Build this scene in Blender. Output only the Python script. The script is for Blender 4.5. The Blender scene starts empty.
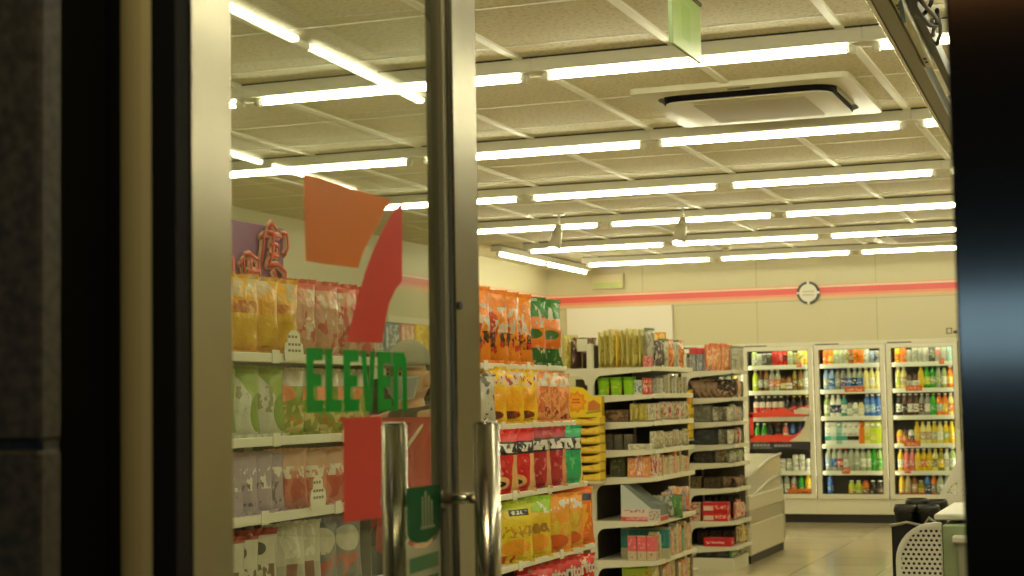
import bpy, bmesh, math, random
from mathutils import Vector, Matrix, noise
random.seed(7)
SC = bpy.context.scene
COL = SC.collection
PI = math.pi
ORD = ['first', 'second', 'third', 'fourth', 'fifth', 'sixth', 'seventh', 'eighth', 'ninth', 'tenth', 'eleventh', 'twelfth', 'thirteenth', 'fourteenth', 'fifteenth', 'sixteenth', 'seventeenth']

# ------------------------------------------------------------------ materials
def lin(c):
    return tuple(((v / 255) / 12.92 if v / 255 <= .04045 else ((v / 255 + .055) / 1.055) ** 2.4) for v in c) + (1.0,)
MATS = {}
def newmat(key):
    m = bpy.data.materials.new(key); m.use_nodes = True; MATS[key] = m
    return m, m.node_tree, m.node_tree.nodes['Principled BSDF']
def mat(key, rgb, rough=.5, metal=0., spec=.5, emit=None, strength=0., alpha=1., bump=0., bscale=60., trans=0., aniso=0.):
    if key in MATS: return MATS[key]
    m, nt, b = newmat(key)
    b.inputs['Base Color'].default_value = lin(rgb); b.inputs['Roughness'].default_value = rough
    b.inputs['Metallic'].default_value = metal; b.inputs['Specular IOR Level'].default_value = spec
    b.inputs['Alpha'].default_value = alpha; b.inputs['Transmission Weight'].default_value = trans
    b.inputs['Anisotropic'].default_value = aniso
    if emit: b.inputs['Emission Color'].default_value = emit + (1.,); b.inputs['Emission Strength'].default_value = strength
    if bump or True:
        t = nt.nodes.new('ShaderNodeTexNoise'); t.inputs['Scale'].default_value = bscale; t.inputs['Detail'].default_value = 4
        tc = nt.nodes.new('ShaderNodeTexCoord'); nt.links.new(tc.outputs['Object'], t.inputs['Vector'])
        if bump:
            bp = nt.nodes.new('ShaderNodeBump'); bp.inputs['Strength'].default_value = bump; bp.inputs['Distance'].default_value = .002
            nt.links.new(t.outputs['Fac'], bp.inputs['Height']); nt.links.new(bp.outputs['Normal'], b.inputs['Normal'])
        mr = nt.nodes.new('ShaderNodeMapRange'); rv = .05 if rough > .1 else .004; mr.inputs['To Min'].default_value = max(0, rough - rv); mr.inputs['To Max'].default_value = min(1, rough + rv)
        nt.links.new(t.outputs['Fac'], mr.inputs['Value']); nt.links.new(mr.outputs['Result'], b.inputs['Roughness'])
    return m
def mth(nt, op, a, b=None):
    n = nt.nodes.new('ShaderNodeMath'); n.operation = op
    for i, v in enumerate((a, b)):
        if v is None: continue
        if isinstance(v, (int, float)): n.inputs[i].default_value = v
        else: nt.links.new(v, n.inputs[i])
    return n.outputs[0]
def pmat(key, base, shapes=(), rough=.4, spec=.5, clut=None, trans=0., metal=0., crinkle=0.):
    """printed packaging: flat print shapes in the sheet's own uv"""
    if key in MATS: return MATS[key]
    m, nt, b = newmat(key)
    uv = nt.nodes.new('ShaderNodeUVMap'); sp = nt.nodes.new('ShaderNodeSeparateXYZ'); nt.links.new(uv.outputs[0], sp.inputs[0])
    U, V = sp.outputs[0], sp.outputs[1]
    oi = nt.nodes.new('ShaderNodeObjectInfo')
    cur = None
    def over(mask, col):
        nonlocal cur
        mx = nt.nodes.new('ShaderNodeMix'); mx.data_type = 'RGBA'
        if cur is None: mx.inputs['A'].default_value = lin(base)
        else: nt.links.new(cur, mx.inputs['A'])
        mx.inputs['B'].default_value = lin(col); nt.links.new(mask, mx.inputs['Factor']); cur = mx.outputs['Result']
    def rng(x, a, c): return mth(nt, 'MULTIPLY', mth(nt, 'GREATER_THAN', x, a), mth(nt, 'LESS_THAN', x, c))
    for s in shapes:
        k = s[0]
        if k == 'band': over(rng(V, s[1], s[2]), s[3])
        elif k == 'rect': over(mth(nt, 'MULTIPLY', rng(U, s[1], s[2]), rng(V, s[3], s[4])), s[5])
        elif k == 'ell':
            du = mth(nt, 'DIVIDE', mth(nt, 'SUBTRACT', U, s[1]), s[3]); dv = mth(nt, 'DIVIDE', mth(nt, 'SUBTRACT', V, s[2]), s[4])
            over(mth(nt, 'LESS_THAN', mth(nt, 'ADD', mth(nt, 'MULTIPLY', du, du), mth(nt, 'MULTIPLY', dv, dv)), 1.), s[5])
        elif k == 'tri':   # diagonal: v > a + b*u
            over(mth(nt, 'GREATER_THAN', V, mth(nt, 'ADD', mth(nt, 'MULTIPLY', U, s[2]), s[1])), s[3])
        elif k == 'scrib':  # illegible small print inside a rect: u0,u1,v0,v1,col,scale,thr
            t = nt.nodes.new('ShaderNodeTexNoise'); t.inputs['Scale'].default_value = s[6]; t.inputs['Detail'].default_value = 3
            ad = nt.nodes.new('ShaderNodeVectorMath'); nt.links.new(uv.outputs[0], ad.inputs[0]); nt.links.new(oi.outputs['Random'], ad.inputs[1])
            nt.links.new(ad.outputs[0], t.inputs['Vector'])
            over(mth(nt, 'MULTIPLY', mth(nt, 'GREATER_THAN', t.outputs['Fac'], s[7]), mth(nt, 'MULTIPLY', rng(U, s[1], s[2]), rng(V, s[3], s[4]))), s[5])
    if cur is None: b.inputs['Base Color'].default_value = lin(base)
    else: nt.links.new(cur, b.inputs['Base Color'])
    b.inputs['Roughness'].default_value = rough; b.inputs['Specular IOR Level'].default_value = spec
    b.inputs['Transmission Weight'].default_value = trans; b.inputs['Metallic'].default_value = metal
    if crinkle:
        t = nt.nodes.new('ShaderNodeTexNoise'); t.inputs['Scale'].default_value = 22; t.inputs['Detail'].default_value = 3
        tc = nt.nodes.new('ShaderNodeTexCoord'); nt.links.new(tc.outputs['Object'], t.inputs['Vector'])
        bp = nt.nodes.new('ShaderNodeBump'); bp.inputs['Strength'].default_value = crinkle; bp.inputs['Distance'].default_value = .012
        nt.links.new(t.outputs['Fac'], bp.inputs['Height']); nt.links.new(bp.outputs['Normal'], b.inputs['Normal'])
    return m
def glassmat(key, tint=(1, 1, 1), ior=1.5, rough=0.):
    m = bpy.data.materials.new(key); m.use_nodes = True; nt = m.node_tree; MATS[key] = m
    nt.nodes.remove(nt.nodes['Principled BSDF']); out = nt.nodes['Material Output']
    fr = nt.nodes.new('ShaderNodeFresnel'); fr.inputs['IOR'].default_value = ior
    tr = nt.nodes.new('ShaderNodeBsdfTransparent'); tr.inputs['Color'].default_value = tint + (1,)
    gl = nt.nodes.new('ShaderNodeBsdfGlossy'); gl.inputs['Roughness'].default_value = rough
    mx = nt.nodes.new('ShaderNodeMixShader')
    ge = nt.nodes.new('ShaderNodeNewGeometry')   # same reflectance from either side of the sheet
    nt.links.new(mth(nt, 'ADD', mth(nt, 'MULTIPLY', ge.outputs['Backfacing'], 1 / ior - ior), ior), fr.inputs['IOR'])
    nt.links.new(fr.outputs[0], mx.inputs[0]); nt.links.new(tr.outputs[0], mx.inputs[1]); nt.links.new(gl.outputs[0], mx.inputs[2])
    nt.links.new(mx.outputs[0], out.inputs['Surface'])
    return m

# ------------------------------------------------------------------ mesh helpers
def finish(bm, name, m=None, parent=None, smooth=False, loc=None, kind=None):
    if smooth:
        for f in bm.faces: f.smooth = True
    me = bpy.data.meshes.new(name); bm.to_mesh(me); bm.free()
    o = bpy.data.objects.new(name, me); COL.objects.link(o)
    if m is not None:
        for x in (m if isinstance(m, (list, tuple)) else [m]): me.materials.append(x)
    if parent is not None: o.parent = parent
    if loc is not None: o.location = loc
    if kind: o['kind'] = kind
    return o
def box(bm, x0, x1, y0, y1, z0, z1, bev=0., mi=0, seg=1):
    uvl = bm.loops.layers.uv.verify()
    r = bmesh.ops.create_cube(bm, size=1.)
    for v in r['verts']:
        v.co = Vector((x0 + (v.co.x + .5) * (x1 - x0), y0 + (v.co.y + .5) * (y1 - y0), z0 + (v.co.z + .5) * (z1 - z0)))
    fs = set(f for v in r['verts'] for f in v.link_faces)
    for f in fs:
        f.material_index = mi; f.normal_update(); n = f.normal
        for l in f.loops:
            c = l.vert.co
            px, py, pz = (c.x - x0) / max(x1 - x0, 1e-6), (c.y - y0) / max(y1 - y0, 1e-6), (c.z - z0) / max(z1 - z0, 1e-6)
            if abs(n.z) > .5: q = (px, py)
            elif abs(n.x) > .5: q = (py if n.x > 0 else 1 - py, pz)
            else: q = (px if n.y < 0 else 1 - px, pz)
            l[uvl].uv = q
    if bev > 0:
        es = list(set(e for f in fs for e in f.edges))
        bmesh.ops.bevel(bm, geom=es, offset=bev, segments=seg, affect='EDGES', profile=.5)
    return bm
def B(*a, **k):
    return box(bmesh.new(), *a, **k)
def lathe(profile, n=16, bm=None, c=(0, 0, 0)):
    bm = bm or bmesh.new(); uvl = bm.loops.layers.uv.verify()
    zmin, zmax = min(p[1] for p in profile), max(p[1] for p in profile)
    rings = []
    for r, z in profile:
        rings.append([bm.verts.new((c[0] + r * math.cos(2 * PI * i / n), c[1] + r * math.sin(2 * PI * i / n), c[2] + z)) for i in range(n)])
    for a in range(len(rings) - 1):
        for i in range(n):
            f = bm.faces.new((rings[a][i], rings[a][(i + 1) % n], rings[a + 1][(i + 1) % n], rings[a + 1][i])); f.smooth = True
            us = (i / n, (i + 1) / n, (i + 1) / n, i / n); zs = (profile[a][1], profile[a][1], profile[a + 1][1], profile[a + 1][1])
            for l, u, z in zip(f.loops, us, zs): l[uvl].uv = ((u * 2 + .5) % 1 if False else u, (z - zmin) / max(zmax - zmin, 1e-6))
    bm.faces.new(list(reversed(rings[0]))); bm.faces.new(rings[-1])
    return bm
def tube(bm, p, q, r, n=12, r2=None):
    p, q = Vector(p), Vector(q); d = (q - p).normalized()
    a = d.orthogonal().normalized(); b = d.cross(a); r2 = r if r2 is None else r2
    A = [bm.verts.new(p + r * (a * math.cos(2 * PI * i / n) + b * math.sin(2 * PI * i / n))) for i in range(n)]
    Bv = [bm.verts.new(q + r2 * (a * math.cos(2 * PI * i / n) + b * math.sin(2 * PI * i / n))) for i in range(n)]
    for i in range(n):
        f = bm.faces.new((A[i], A[(i + 1) % n], Bv[(i + 1) % n], Bv[i])); f.smooth = True
    bm.faces.new(list(reversed(A))); bm.faces.new(Bv)
    return bm
def path(bm, pts, r, n=8):
    pts = [Vector(p) for p in pts]; prev = None; up = None
    for i, p in enumerate(pts):
        d = (pts[min(i + 1, len(pts) - 1)] - pts[max(i - 1, 0)]).normalized()
        if up is None: up = d.orthogonal().normalized()
        up = (up - d * up.dot(d)).normalized(); s = d.cross(up)
        ring = [bm.verts.new(p + r * (up * math.cos(2 * PI * k / n) + s * math.sin(2 * PI * k / n))) for k in range(n)]
        if prev:
            for k in range(n):
                f = bm.faces.new((prev[k], prev[(k + 1) % n], ring[(k + 1) % n], ring[k])); f.smooth = True
        else: bm.faces.new(list(reversed(ring)))
        prev = ring
    bm.faces.new(prev)
    return bm
def prism(bm, pts, fn, d0, d1):
    """polygon pts (a,b) extruded from d0 to d1; fn(a,b,d) gives the 3-D point"""
    A = [bm.verts.new(fn(a, b, d0)) for a, b in pts]; Bv = [bm.verts.new(fn(a, b, d1)) for a, b in pts]
    n = len(pts)
    for i in range(n): bm.faces.new((A[i], A[(i + 1) % n], Bv[(i + 1) % n], Bv[i]))
    bm.faces.new(A); bm.faces.new(list(reversed(Bv)))
    bmesh.ops.recalc_face_normals(bm, faces=bm.faces[:])
    return bm
USED = {}
def tag(o, label, cat, group=None):
    n = USED.get(label, 0); USED[label] = n + 1
    o['label'] = label; o['category'] = cat
    if group: o['group'] = group
    return o
def thing(name, label, cat, loc=(0, 0, 0), rz=0., group=None):
    o = bpy.data.objects.new(name, None); COL.objects.link(o); o.empty_display_size = .05
    o.location = loc; o.rotation_euler = (0, 0, rz)
    return tag(o, label, cat, group)
def struct(o): o['kind'] = 'structure'; return o
def setmat(o, *ms):
    for i, m in enumerate(ms):
        o.material_slots[i].link = 'OBJECT'; o.material_slots[i].material = m
    return o
def copy_tree(o, parent=None):
    c = o.copy(); COL.objects.link(c)
    if parent is not None: c.parent = parent
    for ch in list(o.children): copy_tree(ch, c)
    return c

# common materials
CREAM = mat('cream_paint', (226, 222, 200), .55, spec=.3)
WHITE = mat('white_enamel', (232, 230, 216), .35)
RAIL = mat('price_rail', (236, 232, 210), .3)
SHADEP = mat('shaded_back_panel', (46, 40, 33), .7)  # dark tone stands for the deep shade behind the goods
STEEL = mat('brushed_steel', (164, 158, 144), .22, metal=1., bscale=14)
STEELD = mat('dark_steel', (110, 104, 92), .28, metal=1.)
CHROME = mat('polished_steel', (186, 180, 164), .2, metal=1.)
BLACK = mat('black_plastic', (20, 19, 18), .45)
MATTBLACK = mat('matt_black', (9, 9, 9), .8, spec=.2)
CARD = mat('white_card', (236, 230, 206), .6)
TUBE = mat('lit_tube', (255, 255, 255), .4, emit=(1., .965, .66), strength=32.)
COOL = mat('lit_cooler_strip', (255, 255, 255), .4, emit=(1., .93, .66), strength=9.)
BULB = mat('lit_bulb', (255, 255, 255), .4, emit=(1., .9, .62), strength=14.)
GLASS = glassmat('door_glass', (.93, .96, .92))
CLEARG = glassmat('cooler_glass', (.97, .99, .97), 1.25)

# ------------------------------------------------------------------ room shell
CEIL, YF, YB, XL, XR = 2.69, 1.40, 16.80, -5.95, 3.3
m, nt, b = newmat('floor_tile')
tc = nt.nodes.new('ShaderNodeTexCoord'); br = nt.nodes.new('ShaderNodeTexBrick'); br.offset = 0
br.inputs['Scale'].default_value = 1.; br.inputs['Brick Width'].default_value = .6; br.inputs['Row Height'].default_value = .6
br.inputs['Mortar Size'].default_value = .004
br.inputs['Color1'].default_value = lin((206, 192, 158)); br.inputs['Color2'].default_value = lin((200, 186, 152)); br.inputs['Mortar'].default_value = lin((150, 138, 110))
nt.links.new(tc.outputs['Object'], br.inputs['Vector']); nt.links.new(br.outputs['Color'], b.inputs['Base Color']); b.inputs['Roughness'].default_value = .13
struct(finish(B(XL - .2, XR + .2, 1.1, YB + .6, -.12, 0), 'floor', m))
struct(finish(B(-9, 9, -9, 1.099, -.12, -.002), 'ground', mat('pavement', (92, 88, 80), .7, bump=.4, bscale=30)))
m, nt, b = newmat('ceiling_board')
tc = nt.nodes.new('ShaderNodeTexCoord'); t = nt.nodes.new('ShaderNodeTexNoise'); t.inputs['Scale'].default_value = 55; t.inputs['Detail'].default_value = 5
cr = nt.nodes.new('ShaderNodeValToRGB'); cr.color_ramp.elements[0].position = .36; cr.color_ramp.elements[1].position = .5
cr.color_ramp.elements[0].color = lin((200, 192, 162)); cr.color_ramp.elements[1].color = lin((224, 216, 186))
nt.links.new(tc.outputs['Object'], t.inputs['Vector']); nt.links.new(t.outputs['Fac'], cr.inputs[0]); nt.links.new(cr.outputs[0], b.inputs['Base Color']); b.inputs['Roughness'].default_value = .8
ceiling = struct(finish(B(XL - .2, XR + .2, YF - .1, YB + .2, CEIL, CEIL + .12), 'ceiling', m))
TBAR = mat('ceiling_bar', (248, 246, 232), .5)
bm = bmesh.new()
for k in range(-6, 9):
    x = -1.02 + k * .66 if k <= 0 else -1.02 + k * .66
    if XL < x < XR: box(bm, x - .017, x + .017, YF, YB, CEIL - .011, CEIL + .001)
for k in range(-7, 18):
    y = 6.08 + .6267 * k
    if YF < y < YB: box(bm, XL, XR, y - .006, y + .006, CEIL - .003, CEIL + .001)
g = struct(finish(bm, 'ceiling_grid', TBAR, ceiling))
# walls
m, nt, b = newmat('cream_wall')
tc = nt.nodes.new('ShaderNodeTexCoord'); br = nt.nodes.new('ShaderNodeTexBrick'); br.offset = 0
br.inputs['Brick Width'].default_value = 1.22; br.inputs['Row Height'].default_value = 2.25; br.inputs['Mortar Size'].default_value = .004; br.inputs['Scale'].default_value = 1
mp = nt.nodes.new('ShaderNodeMapping'); mp.inputs['Rotation'].default_value = (-PI / 2, 0, 0)
br.inputs['Color1'].default_value = lin((208, 200, 164)); br.inputs['Color2'].default_value = lin((206, 198, 162)); br.inputs['Mortar'].default_value = lin((172, 164, 130))
nt.links.new(tc.outputs['Object'], mp.inputs[0]); nt.links.new(mp.outputs[0], br.inputs['Vector']); nt.links.new(br.outputs['Color'], b.inputs['Base Color']); b.inputs['Roughness'].default_value = .45
WALL = m
WALLP = mat('cream_wall_plain', (208, 200, 164), .5)
# back wall with the cooler opening
CX0, CX1, CZ0, CZ1 = -5.29, -1.655, .0, 1.825
bm = bmesh.new(); box(bm, XL - .1, XR + .1, YB, YB + .1, CZ1, CEIL); box(bm, XL - .1, CX0, YB, YB + .1, 0, CZ1); box(bm, CX1, XR + .1, YB, YB + .1, 0, CZ1)
struct(finish(bm, 'wall_back', WALL))
struct(finish(B(XL - .1, XL, YF, YB, 0, CEIL), 'wall_left', WALLP))
struct(finish(B(XR, XR + .1, YF, YB, 0, CEIL), 'wall_right', WALLP))
# stripe band on back and left walls
RED1 = mat('stripe_red', (226, 92, 88), .4); RED2 = mat('stripe_salmon', (232, 150, 122), .4); RED3 = mat('stripe_peach', (228, 186, 140), .4); RED0 = mat('stripe_pale', (240, 214, 186), .4)
bands = [(2.395, 2.405, RED2), (2.378, 2.395, RED0), (2.318, 2.378, RED1), (2.292, 2.318, RED2), (2.262, 2.292, RED3)]
for nm, fx in (('trim_1', None), ('trim_2', 1)):
    bm = bmesh.new()
    for i, (z0, z1, mm) in enumerate(bands):
        if fx is None: box(bm, XL, XR, YB - .004, YB + .001, z0, z1, mi=i)
        else: box(bm, XL - .001, XL + .004, 12.85, YB - .004, z0, z1, mi=i)
    struct(finish(bm, nm, [q[2] for q in bands]))
# white facing panel at the far left of the back wall
struct(finish(B(-5.72, -4.55, YB - .05, YB - .006, 1.86, 2.255, bev=.004), 'trim_3', mat('white_panel', (236, 230, 216), .4)))

# ------------------------------------------------------------------ shop front
m, nt, b = newmat('dark_stone')
tc = nt.nodes.new('ShaderNodeTexCoord'); t = nt.nodes.new('ShaderNodeTexNoise'); t.inputs['Scale'].default_value = 90; t.inputs['Detail'].default_value = 6
cr = nt.nodes.new('ShaderNodeValToRGB'); cr.color_ramp.elements[0].position = .35; cr.color_ramp.elements[1].position = .65
cr.color_ramp.elements[0].color = lin((36, 31, 24)); cr.color_ramp.elements[1].color = lin((66, 58, 46))
nt.links.new(tc.outputs['Object'], t.inputs['Vector']); nt.links.new(t.outputs['Fac'], cr.inputs[0]); nt.links.new(cr.outputs[0], b.inputs['Base Color']); b.inputs['Roughness'].default_value = .6
STONE = m
bm = bmesh.new()
box(bm, -4.2, -.843, 1.13, 1.16, 1.254, 2.9, bev=.003); box(bm, -4.2, -.843, 1.13, 1.16, 0, 1.246, bev=.003); box(bm, -4.2, -.847, 1.14, 1.16, 1.24, 1.26)
struct(finish(bm, 'wall_front_left', STONE))
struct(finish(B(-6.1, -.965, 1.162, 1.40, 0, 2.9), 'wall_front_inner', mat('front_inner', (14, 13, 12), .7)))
# steel jamb strip with rounded nose
bm = bmesh.new()
pts = [(-.939, 1.42), (-.939, 1.395)]
for i in range(9):
    a = PI + i * PI / 8
    pts.append((-.918 + .021 * math.cos(a), 1.388 + .010 * math.sin(a)))
pts += [(-.897, 1.42)]
prism(bm, pts, lambda a, c, d: (a, c, d), 0, 2.5)
struct(finish(bm, 'trim_4', mat('jamb_steel', (200, 186, 140), .4, metal=.25)))
struct(finish(B(-1.0, -.882, 1.425, 1.46, 0, 2.6), 'trim_5', MATTBLACK))
# right jamb: glossy dark panel with the door head above
JP = mat('dark_gloss_panel', (11, 11, 12), .095, metal=.0, spec=.9)
struct(finish(B(-.137, 1.3, 1.385, 1.44, 0, 2.75, bev=.002), 'wall_front_right', JP))
struct(finish(B(1.3, 3.4, 1.385, 1.44, 0, 2.75), 'window_1', JP))
struct(finish(B(-.95, -.135, 1.38, 1.46, 2.5, 2.75), 'trim_6', STEELD))

# ------------------------------------------------------------------ entrance door (stands open)
DD, DN, DP = Vector((-.03438, .99941, 0)), Vector((.99941, .03438, 0)), Vector((-.877, 2.033, 0))
def dpt(s, z, off): return DP + DD * s + DN * off + Vector((0, 0, z))
door = bpy.data.objects.new('door_1', None); COL.objects.link(door); struct(door)
def dbox(s0, s1, z0, z1, o0, o1, bev=0.):
    bm = B(s0, s1, -o1, -o0, z0, z1, bev=bev)
    for v in bm.verts: v.co = dpt(v.co.x, v.co.z, -v.co.y)
    bmesh.ops.recalc_face_normals(bm, faces=bm.faces[:])
    return bm
finish(dbox(-.687, -.606, .02, 2.42, -.02, .02, .002), 'hinge_stile', STEEL, door)
bm = dbox(.016, .113, .02, 2.42, -.02, .02, .003)
finish(bm, 'lock_stile', STEEL, door)
finish(dbox(-.0, .0155, .02, 2.42, -.012, .012, .001), 'glazing_bead', mat('bead_olive', (150, 142, 116), .4, metal=.5), door)
finish(dbox(-.606, .016, .02, .12, -.02, .02, .002), 'bottom_rail', STEEL, door)
finish(dbox(-.606, .016, 2.33, 2.42, -.02, .02, .002), 'top_rail', STEEL, door)
finish(dbox(-.606, 0, .12, 2.33, -.004, .004), 'pane', GLASS, door)
finish(dbox(-.712, -.6875, .02, 2.42, -.008, .018), 'hinge_edge_shade', MATTBLACK, door)  # door edge facing the street, its shade painted as black
bm = bmesh.new(); tube(bm, dpt(.03, 1.41, .019), dpt(.03, 1.41, .0225), .006); o = finish(bm, 'lock_cylinder', BLACK, door)
for sgn, nm in ((1, 'pull_handle'), (-1, 'pull_handle')):
    bm = bmesh.new()
    prof = []
    def bar(bm, o):
        tube(bm, dpt(.002, .72, o), dpt(.002, 1.250, o), .0175, 24); tube(bm, dpt(.002, 1.250, o), dpt(.002, 1.254, o), .0175, 24, .0145)
    bar(bm, sgn * .066)
    h = finish(bm, nm, CHROME, door)
    for z in (1.152, .80):
        bm = bmesh.new(); tube(bm, dpt(.002, z, sgn * .0045), dpt(.002, z, sgn * .052), .0075, 16); tube(bm, dpt(.002, z, sgn * .0045), dpt(.002, z, sgn * .008), .015, 16)
        finish(bm, 'standoff', CHROME, h)
# decals on the pane
def decal(name, polys, m, parent, lift=0.):
    bm = bmesh.new()
    for p in polys: bm.faces.new([bm.verts.new(dpt(a, c, .0045 + lift)) for a, c in p])
    bmesh.ops.recalc_face_normals(bm, faces=bm.faces[:])
    return finish(bm, name, m, parent)
def vinyl(key, c):
    m = bpy.data.materials.new(key); m.use_nodes = True; nt = m.node_tree; nt.nodes.remove(nt.nodes['Principled BSDF']); out = nt.nodes['Material Output']
    d = nt.nodes.new('ShaderNodeBsdfDiffuse'); t = nt.nodes.new('ShaderNodeBsdfTranslucent'); mx = nt.nodes.new('ShaderNodeMixShader'); mx.inputs[0].default_value = .5
    d.inputs[0].default_value = lin(c); t.inputs[0].default_value = lin(c)
    nt.links.new(d.outputs[0], mx.inputs[1]); nt.links.new(t.outputs[0], mx.inputs[2]); g = nt.nodes.new('ShaderNodeBsdfGlossy'); g.inputs['Roughness'].default_value = .3; m2 = nt.nodes.new('ShaderNodeMixShader'); m2.inputs[0].default_value = .06
    nt.links.new(mx.outputs[0], m2.inputs[1]); nt.links.new(g.outputs[0], m2.inputs[2]); nt.links.new(m2.outputs[0], out.inputs[0]); return m
DO, DR, DG = vinyl('decal_orange', (255, 140, 62)), vinyl('decal_red', (246, 84, 78)), vinyl('decal_green', (0, 170, 62))
dc = thing('window_decal', 'orange, red and green numeral seven decal on the glass of the open door', 'decal')
decal('orange_bar', [[(-.4129, 1.5355), (-.3849, 1.5368), (-.3348, 1.536), (-.2934, 1.5345), (-.2353, 1.534), (-.1645, 1.5344), (-.1966, 1.5079), (-.2278, 1.4828), (-.2521, 1.4614), (-.2687, 1.4409), (-.3424, 1.4392), (-.4098, 1.4387)]], DO, dc)
decal('red_curve', [[(-.1288, 1.5352), (-.1618, 1.5177), (-.1908, 1.4948), (-.2223, 1.4662), (-.2469, 1.4376), (-.271, 1.405), (-.2889, 1.3758), (-.3035, 1.3518), (-.1985, 1.3535), (-.1881, 1.3798), (-.1748, 1.4039), (-.1552, 1.4212), (-.1322, 1.434)]], DR, dc)
decal('red_stem', [[(-.314, 1.2636), (-.2039, 1.2643), (-.2075, 1.1422), (-.3169, 1.1432)]], DR, dc)
LT = {'E': [(0, 0), (1, 0), (1, .2), (.45, .2), (.45, .40), (.9, .40), (.9, .60), (.45, .60), (.45, .8), (1, .8), (1, 1), (0, 1)],
      'L': [(0, 0), (1, 0), (1, .2), (.45, .2), (.45, 1), (0, 1)],
      'V': [(.28, 0), (.72, 0), (1, 1), (.62, 1), (.5, .34), (.38, 1), (0, 1)],
      'N': [(0, 0), (.36, 0), (.36, .68), (.5, .78), (.64, .68), (.64, 0), (1, 0), (1, .86), (.82, 1), (0, 1)]}
for i, ch in enumerate('ELEVEN'):
    x0 = -.4115 + i * .0492
    decal('letter', [[(x0 + a * .0445, 1.2705 + c * .0725) for a, c in LT[ch]]], DG, dc)
dc = thing('push_sticker', 'green square sticker with rounded foot beside the door handle', 'sticker')
decal('green_field', [[(-.1277, 1.172), (-.0107, 1.172), (-.0125, 1.1243), (-.0275, 1.1071), (-.0595, 1.0995), (-.0937, 1.1011), (-.1201, 1.1072), (-.1296, 1.1167)]], vinyl('sticker_green', (8, 100, 56)), dc)
cols = mat('sticker_mark', (150, 160, 130), .5)
decal('printed_mark', [[(-.075 + q * .0105 - .003, 1.118), (-.075 + q * .0105 + .003, 1.118), (-.075 + q * .0105 + .003, 1.165 - .006 * abs(q - 1)), (-.075 + q * .0105 - .003, 1.165 - .006 * abs(q - 1))] for q in range(4)] + [[(-.083, 1.117), (-.033, 1.117), (-.033, 1.121), (-.083, 1.121)]], cols, dc, .0006)
dc = thing('notice_sticker', 'white notice with green bands under the green door sticker', 'sticker')
decal('white_field', [[(-.131, 1.107), (-.122, 1.101), (-.094, 1.095), (-.06, 1.0935), (-.027, 1.101), (-.012, 1.114), (-.012, .93), (-.131, .93)]], vinyl('sticker_white', (214, 208, 184)), dc)
decal('green_band', [[(-.122, z), (-.022, z + .002), (-.022, z + .021), (-.122, z + .019)] for z in (1.064, 1.036, 1.004)], mat('sticker_band', (70, 120, 78), .5), dc, .0006)

# ------------------------------------------------------------------ fluorescent lights
def light_proto():
    t = thing('ceiling_light', 'x', 'light')
    finish(B(-.0698, 1.2748, -.046, .046, .071, .0795), 'gap_shade_strip', mat('batten_gap_shade', (60, 54, 40), .7), t)  # solid dark strip painted for the shade between batten and ceiling
    finish(B(-.07, 1.275, -.052, .052, .018, .0715, bev=.003), 'batten', mat('batten_white', (224, 220, 200), .5), t)
    finish(tube(bmesh.new(), (.0, 0, 0), (1.205, 0, 0), .013, 16), 'tube_lamp', TUBE, t)
    for x in (-.021, 1.226):
        bm = B(x - .012, x + .012, -.017, .017, -.018, .017, bev=.004); tube(bm, (x - .018, 0, 0), (x + .018, 0, 0), .014, 12)
        finish(bm, 'lampholder', WHITE, t)
    return t
LP = light_proto(); first = [True]
def place_light(x, y, rz, label, group):
    o = LP if first[0] else copy_tree(LP); first[0] = False
    USED.pop('x', None); o.location = (x, y, 2.611); o.rotation_euler = (0, 0, rz); tag(o, label, 'light', group)
rows = [(2.62, -2.15), (4.50, -2.18), (6.35, -2.212), (8.31, -2.278), (10.2, -2.336), (12.03, -2.367), (13.86, -2.355), (15.58, -2.369)]  # first row is unseen, added to brighten the door and its decals
RN = ['the row over the doorway', 'the row just inside the door', 'the row before the air conditioner', 'the row behind the air conditioner', 'the row before the spotlights', 'the spotlight row', 'the row behind the spotlights', 'the row by the back wall']
for r, (y, s) in enumerate(rows):
    ks = [k for k in range(-3, 3) if (-5.95 if r < 5 else -5.1) < s + 1.345 * k and s + 1.345 * k + 1.2 < .72]
    for j, k in enumerate(ks):
        place_light(s + 1.345 * k, y, 0, f'lit ceiling tube, {ORD[j]} from the left in {RN[r]}', 'ceiling tubes in cross rows')
for j, y in enumerate((13.94, 15.24)): place_light(-5.40, y, PI / 2, f"lit ceiling tube, {ORD[1 - j]} from the back wall along the left wall", 'ceiling tubes along the left wall')
for X, ys, nm in ((.85, (1.52, 2.86, 4.20, 5.54, 6.88), 'over the counter'), (2.3, (5.6, 6.95, 8.3), 'behind the counter')):  # two tubes nearest the shop front are added to brighten the door
    for j, y in enumerate(ys): place_light(X, y, PI / 2, f'lit ceiling tube {nm}, {ORD[j]} from the shop front', 'ceiling tubes over the counter')

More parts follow.
